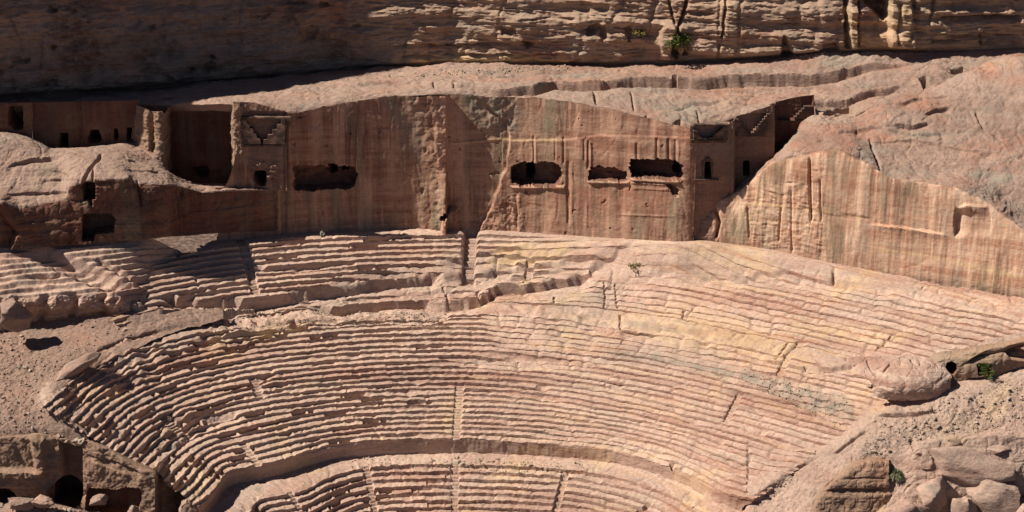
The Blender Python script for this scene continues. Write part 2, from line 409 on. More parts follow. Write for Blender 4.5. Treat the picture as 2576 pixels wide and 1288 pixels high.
# ruin: 1 = rows worn back to the plain slope
ruin = .08 + .10 * sstep(1250, 1900, x_) + .10 * sstep(700, 300, x_) + 0 * y_
ruin = np.maximum(ruin, .80 * inside(CQ, [(1290, 690), (1500, 660), (1700, 640), (1960, 690), (1850, 720), (1640, 720), (1500, 745), (1300, 770)], 18))
ruin = np.maximum(ruin, .62 * inside(CQ, [(1230, 730), (1560, 700), (1720, 760), (1740, 860), (1960, 940), (2150, 985), (2120, 1060), (1900, 960), (1560, 880), (1400, 900), (1250, 870), (1220, 800)], 22))
ruin = np.maximum(ruin, .72 * inside(CQ, [(1130, 905), (1250, 890), (1420, 890), (1560, 905), (1480, 925), (1300, 927), (1160, 922)], 8))
ruin = np.maximum(ruin, .55 * inside(CQ, [(1620, 740), (2100, 760), (2576, 860), (2400, 900), (2200, 930), (2000, 880), (1700, 830)], 25))
ruin = np.maximum(ruin, .85 * inside(CQ, [(1880, 920), (2020, 960), (2120, 1000), (2120, 1080), (2030, 1030), (1950, 985), (1860, 950)], 10))
ruin = np.maximum(ruin, .72 * inside(CQ, [(1420, 1070), (1560, 1090), (1660, 1125), (1700, 1170), (1500, 1135), (1330, 1120), (1310, 1100)], 8))
ruin = np.maximum(ruin, .75 * inside(CQ, [(1700, 1165), (1840, 1100), (2040, 1110), (1900, 1240), (1800, 1240)], 14) * (x_ > 1880))
ruin = np.maximum(ruin, .9 * inside(CQ, [(860, 700), (1090, 660), (1180, 640), (1300, 640), (1280, 690), (1180, 745), (860, 755), (760, 745)], 8))
ruin = np.maximum(ruin, .85 * inside(CQ, [(560, 765), (860, 740), (1130, 755), (1130, 800), (860, 795), (560, 830), (400, 830)], 10))
ruin = np.maximum(ruin, .5 * inside(CQ, [(1750, 600), (2700, 730), (2700, 850), (2576, 850), (2300, 800), (1800, 690)], 20))
rn = fbm(CG * .22, 4, 21)
ruin = np.clip(ruin + np.clip(rn, -.2, 1) * .55 * sstep(.05, .5, ruin + .1), 0, 1)
rn2 = fbm(np.stack(np.broadcast_arrays(sarc * .16, rowv * .9, 3 + 0 * sarc), -1), 3, 22)
ruin = np.maximum(ruin, .85 * sstep(.22, .55, rn2) * (.55 + .45 * sstep(1150, 1450, x_)))
ruin = np.where((rowv > 35) & (rowv < 49), np.minimum(ruin, .18 + .35 * inside(CQ, [(1500, 1200), (1900, 1180), (1900, 1300), (1560, 1300)], 20)), ruin)
sharpn = np.clip(1 - ruin, 0, 1)
Z = zs + (CG[..., 2] - zs) * sharpn
isrow = (ROWID < 900)[:, None] * 1.0
rag = 1 + 1.3 * sstep(1050, 500, x_)
w3 = fbm(np.stack(np.broadcast_arrays(sarc * .11, rowv * 2.3 + 40, 0 * sarc), -1), 2, 4)
dpush = rag * (w1 * .085) + w2 * .06 + w3 * .25 * isrow * (KIND > .5)[:, None]
# bites out of the nosings
bite = sstep(.30, .55, fbm(np.stack(np.broadcast_arrays(sarc * .9, rowv * 3.1, 5 + 0 * sarc), -1), 2, 33)) * isrow
Z -= bite * .30 * rag * .7 * (KIND < .5)[:, None] * np.linspace(0, 1, 1)[None]
crease = np.clip(.10 - np.abs(noise(CG * .33, 47)), 0, 1) + .6 * np.clip(.08 - np.abs(noise(CG * .8 + 9, 48)), 0, 1)
Z -= crease * (1.0 + 1.4 * ruin)
Z += fbm(CG * .9, 4, 41) * .075 + fbm(CG * 3.1, 2, 43) * .075 + fbm(CG * .16, 3, 42) * .25 * sstep(.1, .5, ruin)
# joints across the rows
gap = vnoise1(rowv * 5.3 + np.floor(sarc / 3.1 + vnoise1(rowv, 12) * 7) * 1.7, 14)
fall = np.where(gap < .13 + .09 * sstep(900, 500, x_), 1.3, np.where(gap < .34, .5, 0)) * sstep(1300, 900, x_) * sstep(.0, .35, np.abs(np.sin(sarc * 1.013 + rowv)))
Z -= fall * .30 * isrow * sharpn * (KIND < .5)[:, None]
joint = sstep(.985, 1.0, np.abs(np.cos((sarc + vnoise1(rowv, 5) * 9) * .55 + w1))) * (vnoise1(rowv * 3.3 + np.floor(sarc / 5.7), 8) > .80)
Z -= joint * .12 * isrow * sharpn
# lumps of bare rock where the left rows have gone
lumpm = np.maximum.reduce([inside(CQ, [(300, 850), (400, 830), (430, 880), (400, 960), (330, 980), (250, 960)], 14), .8 * inside(CQ, [(420, 1030), (520, 1020), (540, 1060), (480, 1100), (410, 1090)], 8), .8 * inside(CQ, [(640, 940), (700, 950), (720, 985), (660, 1000)], 6), .7 * inside(CQ, [(540, 800), (720, 790), (700, 870), (540, 900), (480, 870)], 16), .6 * inside(CQ, [(270, 1080), (340, 1060), (330, 1120), (290, 1130)], 8)])
Z += lumpm * fbm(CG * .45, 4, 66) * .9
# rows on the right are rubbed round
zb = Z.copy()
for _ in range(3): zb[1:-1] = .5 * zb[1:-1] + .25 * (zb[2:] + zb[:-2])
rub = .75 * sstep(1180, 1500, x_) * sstep(1180, 1100, y_ - 40 * sstep(1300, 1800, x_)); Z = Z * (1 - rub) + zb * rub
# stairways: radial cuts with half-height steps
def half_step(d):
    """stair surface: every row split in two lower steps"""
    z = np.interp(-d, -DD, ZZ)
    return z
s_at = lambda px, py: int(np.unravel_index(np.argmin(np.hypot(CQ[..., 0] - px, CQ[..., 1] - py)), CQ.shape[:2])[1])
STAIRS = [(1155, 1000, 1.2, (575, 1400), .12), (648, 985, 1.0, (950, 1000), .30), (640, 1160, 1.1, (1110, 1215), .25), (930, 1215, 1.2, (1160, 1400), .12),
          (1842, 1030, .9, (985, 1060), .36), (1985, 890, .9, (855, 950), .3), (1410, 1230, 1.0, (1190, 1400), .34), (625, 660, .8, (590, 740), .4), (1330, 665, .8, (640, 700), .4),
          (430, 1060, 1.4, (1045, 1085), .5), (735, 1250, 1.2, (1220, 1400), .12)]
stair_lab = np.zeros(CQ.shape[:2], int)
zst = zs.copy()
steps_y = []
for a, b in ROWS:
    (ya, za), (yb, zb) = PROF[a], PROF[b]
    steps_y += [(ya, za), ((ya + yb) / 2, (za + zb) / 2)]
sy = np.array(sorted(steps_y, reverse=True))
kk = np.clip(np.searchsorted(-sy[:, 0], -(SM[:, 0] - 1e-6), side='right') - 1, 0, len(sy) - 1)
zhalf = np.where(ROWID < 900, sy[kk, 1], ZZ)
for k, (px, py, w, (y0, y1), dep) in enumerate(STAIRS):
    s0 = s_at(px, py); dist = np.abs(ARC - ARC[s0])
    wv = w * .5
    m = (1 - sstep(wv - .09, wv + .09, dist))[None, :] * ((y_ > y0) & (y_ < y1))
    if k == 0: m = m * ((y_ < 705) | ((y_ > 962) & (y_ < 1102)) | (y_ > 1152))
    zt = (zhalf - dep * (1.0 if k != 0 else 1.0))[:, None] * np.ones((1, ns))
    if k == 0:
        zt = np.where(y_ < 800, zt - .95, zt)                     # the upper flight is a deep slot
        zt = np.where((rowv >= 900) & (y_ > 1080) & (y_ < 1150), zs - .15, zt)
    Z = Z * (1 - m) + (zt + fbm(CG * 1.3, 2, 77) * .06) * m
    if k in (0, 1, 2, 3, 4, 6, 8): stair_lab[(dist[None, :] < wv + .05) & (y_ > y0) & (y_ < y1) & ((k > 0) | (y_ < 705) | ((y_ > 962) & (y_ < 1102)) | (y_ > 1152))] = k + 1
# broken ledges where beds of rock split away
wob = fbm(CG * .16, 4, 55) * 9
for pl, h, fall, edge in [
    ([(400, 742), (470, 750), (560, 754), (640, 748), (720, 738), (860, 713), (1000, 694), (1120, 684)], 1.7, 30, 2),
    ([(1110, 690), (1300, 658), (1480, 652), (1560, 648), (1612, 624)], .9, 24, 2.5),
    ([(780, 752), (860, 760), (960, 754), (1060, 751), (1090, 757), (1120, 760), (1180, 752), (1212, 738), (1250, 716), (1400, 695), (1500, 676)], 1.6, 26, 2),
    ([(1480, 664), (1530, 660), (1580, 640), (1616, 622)], 1.5, 12, 2.5),
    ([(400, 812), (520, 770), (600, 780), (760, 770), (860, 765)], .5, 20, 3),
    ([(1500, 655), (1300, 640), (1120, 650)][::-1], .5, 20, 3),
    ([(1450, 778), (1530, 792), (1600, 808), (1700, 820), (1800, 835)], .7, 25, 3),
    ([(1360, 765), (1450, 770), (1520, 790), (1580, 805)], .5, 14, 2.5),
    ([(1560, 818), (1640, 832), (1720, 848), (1790, 858)], .5, 14, 2.5),
    ([(1880, 690), (1990, 685), (2090, 700), (2250, 722)], .6, 20, 2.5), ([(1720, 692), (1900, 697), (2030, 702)], .35, 12, 2),
    ([(2020, 915), (2060, 925), (2150, 915)], .7, 14, 2.5), ([(860, 735), (1000, 722), (1090, 715), (1180, 722)], .6, 14, 2), ([(1180, 640), (1240, 628), (1330, 618), (1500, 612)], .5, 12, 2), ([(1230, 662), (1330, 645), (1470, 636), (1540, 630)], .45, 10, 2), ([(1270, 690), (1390, 670), (1480, 664)], .5, 10, 2), ([(640, 668), (720, 672), (800, 660), (900, 652)], .5, 14, 2), ([(560, 790), (700, 800), (780, 790), (860, 782)], .6, 16, 2), ([(480, 850), (600, 838), (700, 820), (760, 800)], .6, 16, 2), ([(1190, 905), (1300, 895), (1420, 900)], .3, 10, 2), ([(1280, 760), (1380, 758), (1460, 772)], .35, 10, 2), ([(1850, 880), (1960, 905), (2030, 925)], .35, 10, 2),
    ([(390, 1125), (440, 1115), (520, 1060), (600, 1035)], .5, 20, 3)]:
    Z -= h * scarp(CQ, pl, fall, edge, .06, wob)
for pl, w, h in [([(1520, 700), (1523, 740), (1520, 775)], 1.8, .5), ([(1548, 705), (1552, 760), (1556, 775)], 1.8, .4), ([(1395, 730), (1395, 760)], 2, .5), ([(1640, 640), (1660, 660), (1672, 682)], 2, .5),
                 ([(2096, 672), (2100, 702)], 3.5, .9), ([(1722, 770), (1718, 800)], 2, .4), ([(2200, 880), (2245, 840)], 2, .4), ([(1950, 902), (1985, 862)], 2, .3), ([(1110, 700), (1125, 730), (1128, 760)], 2.5, .6),
                 ([(1440, 776), (1560, 808), (1700, 822), (1780, 852), (1850, 868)], 1.6, .5), ([(1300, 800), (1440, 800), (1560, 830)], 1.5, .3), ([(1560, 690), (1700, 700), (1900, 703)], 1.5, .35), ([(1690, 1160), (1692, 1185)], 4, .9), ([(1600, 1290), (1640, 1265)], 3, .7), ([(1560, 790), (1565, 815)], 3, .7), ([(1780, 930), (1850, 960)], 2, .3),
                 ([(620, 640), (630, 700)], 2, .4), ([(490, 690), (500, 730)], 2, .4), ([(1200, 725), (1205, 745)], 3, .7)]:
    Z -= h * crack(CQ, pl, w)
Z += fbm(CG * .5, 4, 61, ridge=True) * .35 * np.maximum(inside(CQ, [(560, 765), (1130, 755), (1130, 800), (560, 830), (400, 840)], 10), inside(CQ, [(1880, 920), (2130, 1000), (2120, 1080), (1860, 950)], 12))
# worn apron rising to the foot of the rear wall and of the cut face
WB = [(480, 590, -6.5), (600, 584, -4.2), (700, 582, -2.6), (820, 582, -1.2), (960, 582, -.3), (1060, 582, .2), (1130, 582, .3), (1200, 583, .1), (1290, 584, -.5), (1400, 589, -2.8), (1520, 596, -5.6), (1620, 602, -8.0), (1700, 606, -10.0)]
_a = np.array([w for w in WB if w[0] > 1250] + [(1760, 606, -10.3), (1850, 616, -11), (1950, 630, -12.8), (2050, 652, -14.8), (2200, 682, -18), (2350, 716, -21.4)], float); _a = at_y(_a[:, 0], _a[:, 1], _a[:, 2])
_yw = np.interp(CG[..., 0], _a[:, 0], _a[:, 1], left=99, right=99); _zw = np.interp(CG[..., 0], _a[:, 0], _a[:, 2])
_g = np.where(_yw < 90, np.exp(-(np.clip(_yw - CG[..., 1], 0, None) / 2.6) ** 2), 0) * (CG[..., 1] < _yw + 1.5)
Z = Z + _g * np.clip(_zw - .1 - Z, 0, None)
CG2 = CG.copy(); CG2[..., 2] = Z
CG2[..., 0] += NO[None, :, 0] * dpush; CG2[..., 1] += NO[None, :, 1] * dpush
CG2[..., :2] += (fbm(CG * .7, 3, 88) * .10)[..., None] * NO[None]
tint = np.zeros(CG.shape[:2] + (4,))
tint[..., 0] = np.maximum.reduce([.5 * inside(CQ, [(1560, 790), (1720, 760), (2000, 840), (2050, 930), (1860, 900), (1680, 860)], 40), .45 * inside(CQ, [(1700, 640), (1900, 640), (1960, 690), (1760, 680)], 20),
                                  .55 * inside(CQ, [(1250, 610), (1500, 620), (1400, 650), (1220, 660)], 14), .4 * inside(CQ, [(1980, 790), (2300, 830), (2250, 870), (1990, 840)], 20), .5 * inside(CQ, [(1300, 1120), (1520, 1130), (1510, 1150), (1300, 1142)], 8), .55 * sstep(0.1, .6, fbm(CG * .12, 3, 70))])
tint[..., 1] = np.maximum.reduce([.85 * inside(CQ, [(1520, 870), (1640, 880), (1860, 925), (2030, 965), (2140, 1010), (2160, 1060), (2060, 1030), (1900, 970), (1700, 915), (1540, 905)], 14), .5 * inside(CQ, [(1380, 720), (1560, 700), (1540, 790), (1380, 780)], 30), .5 * sstep(.25, .7, fbm(CG * .2, 4, 71))])
tint[..., 2] = np.maximum.reduce([.55 * inside(CQ, [(1720, 700), (1960, 720), (2100, 830), (1900, 800), (1720, 780)], 30), .35 * inside(CQ, [(1250, 890), (1460, 890), (1460, 915), (1250, 915)], 10), .35 * sstep(.1, .6, fbm(CG * .1 + 9, 3, 72))]) * (.4 + .6 * KIND[:, None])
tint[..., 2] = np.maximum(tint[..., 2], .60 * KIND[:, None] * sstep(1180, 1600, x_) * (.35 + .65 * sstep(-.3, .4, fbm(CG * .09 + 4, 3, 73))))
tint[..., 1] = np.maximum(tint[..., 1], .45 * sstep(800, 400, x_) * sstep(-.1, .5, fbm(CG * .3, 3, 74)))
along = np.stack(np.broadcast_arrays(sarc * .07, DD[:, None] * .9, 0 * sarc), -1)
st1, st2, st3 = fbm(along, 4, 75), fbm(along * 1.3 + 30, 4, 76), fbm(along * 1.6 + 60, 4, 77)
rgt = sstep(900, 1400, x_)
tint[..., 0] = np.maximum(tint[..., 0], .42 * sstep(.05, .5, st1) * (.35 + .65 * rgt)); tint[..., 2] = np.maximum(tint[..., 2], .5 * sstep(.05, .5, st2) * (.4 + .6 * rgt)); tint[..., 1] = np.maximum(tint[..., 1], .5 * sstep(.08, .5, st3))
tint[..., 3] = .35 * sstep(.2, .6, fbm(CG * .8, 3, 78)) * (1 - .6 * rgt)
lab = ROWID[:-1, None] * np.ones((1, ns - 1), int)
lab[:-0 or None]
stl = np.minimum(stair_lab[:-1, :-1], stair_lab[1:, 1:])
fl_ = np.where(y_ < 705, 0, np.where(y_ < 1130, 20, 40))[:-1, :-1]
lab = np.where(stl > 0, 1000 + stl + np.where(stl == 1, fl_, 0), lab)
qc = (CQ[1:, 1:] + CQ[:-1, :-1]) / 2 + (fbm(CG[1:, 1:] * .35, 3, 91) * 8)[..., None] + (fbm(CG[1:, 1:] * 1.4, 2, 92) * 3)[..., None]
keep = poly_sd(qc, [(600, 560), (470, 640), (330, 650), (300, 700), (330, 760), (280, 800), (330, 850), (230, 900), (120, 960), (90, 1010), (215, 1092), (300, 1140), (390, 1190), (482, 1262), (520, 1320), (480, 1600), (1780, 1700), (1812, 1330), (1862, 1292), (1912, 1242), (1972, 1202), (2060, 1132), (2160, 1064), (2232, 1014), (2300, 986), (2400, 941), (2440, 905), (2576, 862), (2900, 800), (2900, 812), (2576, 742), (2350, 711), (2200, 679), (2050, 648), (1850, 598), (1740, 560), (1600, 545), (600, 540)], 500) < 0
theatre = empty('rock_cut_theatre', (0, -30, 0), 'semicircular rose sandstone theatre with worn rows of seats cut into the rock', 'theatre')
spec = {k: ('seat_row', M['seats'], theatre) for k in list(range(len(ROWS))) + list(range(50, 53))}
for k in range(4): spec[900 + k] = ('walkway', M['seats'], theatre)
spec[950] = ('podium_wall', M['seats'], theatre)
for k in list(range(1, len(STAIRS) + 1)) + [21, 41]: spec[1000 + k] = ('stairway', M['seats'], theatre)
grid_objects(CG2, spec, lab, keep, tint, 34)
def on_bowl(px, py):
    j = np.argmin((CQ[..., 0] - px) ** 2 + (CQ[..., 1] - py) ** 2); return CG2.reshape(-1, 3)[j].copy()
# ---------------------------------------------------------------- rock surfaces
def rock(G, amp=.5, mid=.2, bed=.0, bedh=.9, seed=0, fine=.05, along=None, damp=None, crease=.8):
    """weather a lofted surface along its own normals"""
    n = normals(G) if along is None else np.broadcast_to(np.asarray(along, float), G.shape)
    d = fbm(G * .16, 4, seed) * amp + fbm(G * .6, 4, seed + 20) * mid + fbm(G * 2.2, 3, seed + 40) * fine
    if bed: d = d + strata(G, bedh, seed) * bed + strata(G * np.array([1, 1, 1.9]), bedh, seed + 3, 2.0) * bed * .5
    if crease: d = d - crease * (np.clip(.09 - np.abs(noise(G * .28 + seed, seed + 60)), 0, 1) * 1.4 + np.clip(.08 - np.abs(noise(G * .75 + seed, seed + 61)), 0, 1)) + crease * .5 * np.abs(fbm(G * 1.1, 3, seed + 62)) * mid
    if damp is not None: d = d * damp
    return G + n * d[..., None], n
def marks(G, n, q, scarps=(), cracks=(), holes=(), wobble=4.0, seed=55, down=True):
    """scarps [(polyline, height m, fall px)], cracks [(polyline, width px, depth m)], holes [(polygon, depth m)]"""
    d = np.zeros(G.shape[:2]); wob = fbm(G * .35, 3, seed) * wobble
    for pl, h, fall in scarps: d -= h * scarp(q, pl, fall, 2.0, .28, wob)
    for pl, w, h in cracks: d -= h * crack(q + wob[..., None] * .3, pl, w)
    for poly, dep in holes:
        d -= dep * (1 - sstep(-2.2, .6, poly_sd(q, poly, 20)))
    return G + n * d[..., None]
def ntint(G, seed=0, y=.2, g=.5, r=.3, v=.0):
    t = np.zeros(G.shape[:2] + (4,))
    t[..., 0] = y * sstep(.1, .6, fbm(G * .15, 3, seed)); t[..., 1] = g * sstep(.05, .55, fbm(G * .11, 4, seed + 5))
    t[..., 2] = r * sstep(.1, .6, fbm(G * .13, 3, seed + 10)); t[..., 3] = v * sstep(.1, .6, fbm(S3(G, .3, .3, .04), 3, seed + 15))
    return t
def in_label(q, polys):
    qc = (q[1:, 1:] + q[:-1, :-1] + q[1:, :-1] + q[:-1, 1:]) / 4; lab = np.zeros(qc.shape[:2], int)
    for k, p in enumerate(polys): lab[poly_sd(qc, p, 10) < 1.0] = k + 1
    return lab

# ---------------------------------------------------------------- rear wall: tall smooth cut face with chambers
WT = [(480, 470, -5.6), (560, 468, -4.8), (600, 360, -2.9), (612, 264, -2.4), (660, 262, -1.6), (719, 284, -1.0), (800, 270, -.1), (900, 252, .6), (1000, 238, 1.2), (1120, 235, 1.6), (1300, 240, 1.1), (1400, 250, -1.2), (1500, 266, -3.5), (1640, 297, -6.7), (1738, 322, -9.0)]
xw = np.arange(-40.0, 24.2, .115)
def wall_x(pts, xs):
    a = sight(pts); return xcurve(a, xs)
bot = wall_x(WB, xw); topc = wall_x(WT, xw)
topc[:, 2] += fbm(np.stack([topc[:, 0] * .5, topc[:, 0] * 0, topc[:, 0] * 0], -1), 6, 79) * .40 - .12
tv = np.linspace(0, 1, 178)[:, None, None]
WG = topc[None] * (1 - tv) + bot[None] * tv
WG[-1, :, 2] -= 1.2                                           # the foot runs into the rock
WQ = proj(WG); wn = np.zeros_like(WG); wn[..., 1] = -1
wx, wy = WQ[..., 0], WQ[..., 1]
# unfinished pier left standing in the middle, swelling to the left of x=1128
pier_l = np.interp(wy, [230, 300, 400, 460, 540, 600], [1000, 1030, 1052, 1066, 1076, 1076]) + fbm(WG * .35, 3, 3) * 16
pier = sstep(pier_l - 8, pier_l + 70, wx) * (1 - sstep(1122, 1127, wx)) * .95
pier += 1.0 * np.clip((wx - 1040) / 90, 0, 1) * (1 - sstep(1122, 1127, wx)) * sstep(420, 520, wy)
lump = inside(WQ, [(1118, 545), (1135, 520), (1148, 525), (1150, 560), (1155, 580), (1110, 580)], 4) * 1.1
right_edge = np.interp(wy, [230, 300, 340, 420, 470, 520, 560, 600], [1180, 1262, 1282, 1268, 1250, 1240, 1205, 1190]) + fbm(WG * .3, 3, 7) * 14
rough_r = sstep(right_edge, right_edge + 6, wx) * (1 - sstep(1300, 1380, wx))
disp = pier + lump + rough_r * .55
rough = np.clip(pier * .9 + inside(WQ, [(1180, 237), (1300, 240), (1290, 330), (1230, 345), (1180, 300)], 10) * .8 + inside(WQ, [(1200, 520), (1310, 480), (1320, 580), (1190, 585)], 14), 0, 1)
disp += fbm(WG * .5, 4, 81) * (.10 + .30 * rough) + fbm(WG * 1.8, 3, 82) * (.03 + .14 * rough)
streakn = fbm(S3(WG, .9, .9, .03), 4, 83)
disp += streakn * .07 - .9 * np.clip(.05 - np.abs(noise(S3(WG, .35, .35, .12), 86)), 0, 1) - .22 * sstep(.46, .6, fbm(S3(WG, .9, .9, .6), 3, 87))
disp += np.where((wx > 1270), .16 * np.clip(fbm(S3(WG, .55, .55, .015), 3, 84), -.5, 1), 0)
# dressing lines, drip ledges and grooves above the chambers
for px, y0, y1, dd, w in [(1342, 345, 402, .3, 2.5), (1418, 350, 405, .3, 2.5), (1470, 355, 400, .2, 2.5), (1479, 360, 420, .5, 3), (1396, 350, 400, .2, 2), (1602, 365, 400, .3, 3), (1652, 350, 402, .3, 3), (1682, 352, 402, .3, 3), (1700, 355, 400, .3, 3), (1430, 410, 560, .35, 3.5), (1480, 470, 570, .15, 3), (740, 400, 560, .15, 4), (715, 300, 580, .5, 5), (690, 470, 580, .3, 4), (1300, 480, 575, .2, 3)]:
    m = np.exp(-((wx - px - streakn * 2) / w) ** 2) * sstep(y0 - 8, y0, wy) * (1 - sstep(y1, y1 + 10, wy)); disp -= dd * .7 * m
    m = np.exp(-((wx - px - w * 2.2) / w) ** 2) * sstep(y0 - 8, y0, wy) * (1 - sstep(y1, y1 + 10, wy)); disp += dd * .3 * m
yl = np.interp(wx, [1130, 1270, 1420, 1500, 1560, 1740], [360, 350, 352, 341, 341, 346])
disp += .16 * sstep(yl - 2, yl + 2, wy) * (wx > 1265) * (1 - sstep(60, 120, wy - yl)) - .05 * (wx > 1265)
for pl, h in [([(1130, 361), (1270, 349)], .1), ([(1560, 540), (1700, 545)], .1), ([(1585, 460), (1690, 465)], .15), ([(1590, 474), (1690, 478)], .1)]:
    disp += h * crack(WQ, pl, 2.5)
# left tomb panel is set apart: handled by its own object; chambers
CH = [[(737, 420), (762, 415), (786, 419), (830, 419), (892, 421), (898, 438), (893, 468), (860, 477), (742, 480)],
      [(1284, 430), (1292, 412), (1310, 404), (1330, 404), (1352, 409), (1388, 408), (1408, 416), (1416, 440), (1404, 460), (1398, 470), (1310, 466), (1288, 455)],
      [(1479, 436), (1487, 420), (1520, 420), (1560, 428), (1575, 432), (1579, 455), (1500, 455), (1480, 452)],
      [(1586, 404), (1660, 400), (1700, 404), (1718, 420), (1718, 446), (1706, 453), (1640, 450), (1587, 448)]]
CD = [2.3, 2.2, 1.2, 2.6]
INN = [([(826, 414), (838, 410), (846, 414), (846, 444), (826, 446)], 6.0), ([(858, 420), (876, 420), (876, 440), (858, 441)], 5.0), ([(1326, 412), (1344, 412), (1344, 462), (1326, 460)], 6.5),
       ([(1700, 412), (1718, 420), (1718, 446), (1700, 448)], 5.5), ([(1676, 462), (1690, 466), (1706, 478), (1706, 494), (1694, 494), (1684, 476)], 1.3), ([(1106, 536), (1122, 530), (1128, 540), (1120, 550), (1108, 548)], 1.0), ([(637, 436), (648, 428), (666, 430), (669, 466), (650, 466), (640, 456)], 5.0)]
WQR = WQ + np.stack([fbm(WG * .9, 3, 96), fbm(WG * .9, 3, 97)], -1) * 7 + np.stack([fbm(WG * 3, 2, 98), fbm(WG * 3, 2, 99)], -1) * 3
cave = fbm(S3(WG, .8, .8, 1.6), 4, 95) * .5
for poly, dp in list(zip(CH, CD)) + INN:
    m = 1 - sstep(-1.6, .8, poly_sd(WQR, poly, 14)); disp = np.minimum(disp, disp * (1 - m) - (dp + cave) * m)
sill = [[(1284, 466), (1420, 468), (1420, 474), (1290, 471)], [(1478, 455), (1582, 457), (1582, 462), (1480, 460)], [(1586, 450), (1715, 455), (1700, 460), (1590, 454)]]
for p_ in sill: disp += .35 * inside(WQ, p_, 2)
WG2 = WG + wn * disp[..., None]
wt = ntint(WG, 101, .10, .25, .40, .35)
wt[..., 1] = np.maximum(wt[..., 1], .75 * inside(WQ, [(1160, 230), (1310, 240), (1300, 330), (1240, 345), (1180, 300)], 14)); wt[..., 1] = np.maximum(wt[..., 1], .5 * inside(WQ, [(950, 240), (1060, 236), (1060, 420), (1030, 380)], 14))
wt[..., 0] = np.maximum(wt[..., 0], .4 * crack(WQ, [(1130, 361), (1270, 351), (1420, 352)], 4))
wt[..., 2] = np.maximum(wt[..., 2], .5 * inside(WQ, [(1440, 470), (1700, 470), (1680, 540), (1440, 530)], 20))
wlab = in_label(WQR, CH)
dl = in_label(WQR, [p for p, _ in INN[:4]]); wlab = np.where(dl > 0, 10 + dl, wlab)
wall = empty('rear_wall', (-4, 0, 25), 'tall smooth cut rock wall with four dark chambers rising behind the top row of seats', 'rock wall')
wkeep = poly_sd((WQ[1:, 1:] + WQ[:-1, :-1]) / 2, [(583, 248), (600, 250), (608, 330), (614, 470), (700, 474), (710, 300), (600, 300)], 30) > 0
wm = {0: ('wall_face', M['wall'], wall), 11: ('chamber_door', M['shade_redwall'], wall), 12: ('chamber_door', M['shade_redwall'], wall), 13: ('chamber_door', M['shade_redwall'], wall), 14: ('chamber_door', M['shade_redwall'], wall)}
for k in range(1, 5): wm[k] = ('chamber', M['shade_redwall'], wall)
wo_ = grid_objects(WG2, wm, wlab, None, wt, 40)

# ---------------------------------------------------------------- rock terrace above the wall
rows = [
 [(-160, 276, 1.5), (0, 262, 2.6), (120, 262, 4), (260, 262, 4.5), (420, 262, 3.5), (588, 262, -2.2), (612, 266, -2.3), (660, 264, -1.5), (719, 286, -.9), (800, 272, 0), (900, 254, .7), (1000, 240, 1.3), (1120, 237, 1.7), (1300, 242, 1.2), (1400, 252, -1.1), (1500, 268, -3.4), (1640, 299, -6.6), (1738, 324, -8.6), (1790, 318, -5.8), (1845, 300, -4.6), (1900, 275, -3.4), (1945, 264, -2.6), (2040, 246, -1.2), (2060, 292, -3.6), (2140, 292, -5), (2200, 270, -4), (2320, 262, -2.5), (2420, 240, 0), (2576, 250, 0), (2700, 260, 0)],
 [(-160, 262, 7), (0, 252, 8), (260, 250, 8), (588, 246, 2.2), (720, 238, 3), (900, 226, 4), (1120, 214, 5), (1300, 212, 4.8), (1500, 226, 2), (1640, 250, -.5), (1740, 280, -3), (1845, 262, -1.2), (1940, 245, 1), (2040, 232, 2.5), (2100, 240, 1.0), (2250, 225, 1.5), (2420, 205, 4), (2576, 205, 6), (2700, 205, 6)],
 [(-160, 254, 10), (0, 247, 11), (260, 240, 11.5), (588, 224, 8), (800, 208, 9), (1000, 205, 8), (1200, 195, 9), (1500, 200, 7), (1740, 224, 4), (1900, 222, 5), (2040, 208, 6.5), (2250, 190, 6.5), (2420, 178, 8), (2576, 178, 10), (2700, 180, 10)],
 [(-160, 248, 12), (0, 243, 13), (260, 230, 14), (500, 213, 14), (800, 190, 14), (1000, 182, 14), (1200, 172, 15), (1430, 172, 15), (1740, 178, 13), (1950, 168, 13), (2100, 156, 13.5), (2330, 146, 14), (2576, 140, 16), (2700, 140, 16)],
 [(-160, 246, 15), (0, 240, 16), (260, 225, 17), (500, 206, 18), (700, 188, 18.5), (950, 166, 19.5), (1200, 156, 20), (1430, 160, 20), (1717, 156, 19), (1950, 140, 18.5), (2100, 129, 18.5), (2330, 126, 19), (2576, 122, 21), (2700, 122, 21)],
 [(-160, 240, 22), (0, 233, 23), (500, 199, 26), (950, 158, 28), (1430, 151, 28), (1950, 131, 27), (2330, 117, 27), (2576, 112, 29), (2700, 110, 29)]]
def yoff(x): return np.interp(x, [-120, -80, -60, -40, -31, -24, -15, 0, 20, 45, 80], [-9, -7, -3, 1.5, 3.0, 3.1, 1.6, -1.0, -3.2, -6.5, -10])
for k_, w_ in ((2, .25), (3, .6), (4, 1.0), (5, 1.0), ): rows[k_ + 0] = [(a, b, y + w_ * .9 * float(yoff((a - 1288) / 16.8))) for a, b, y in rows[k_]]
lip = [(a, b + 16, y + .9) for a, b, y in rows[0]]
TG = loft([sight(r) for r in [lip] + rows], 1100, 210)
TG[..., 2] -= .12; tq0 = proj(TG)
edge = .35 + .65 * sstep(.03, .14, np.linspace(0, 1, 210))[:, None]
TG2, tn = rock(TG, .55, .20, 0, 1, 201, .06, (0, 0, 1), edge)
TG2[..., 2] += (fbm(S3(TG, .12, .5, .5), 4, 205) * .35) * edge
TG2[..., 2] += -.22 * sstep(.2, .55, fbm(S3(TG, .35, .9, .9), 4, 210)) * edge
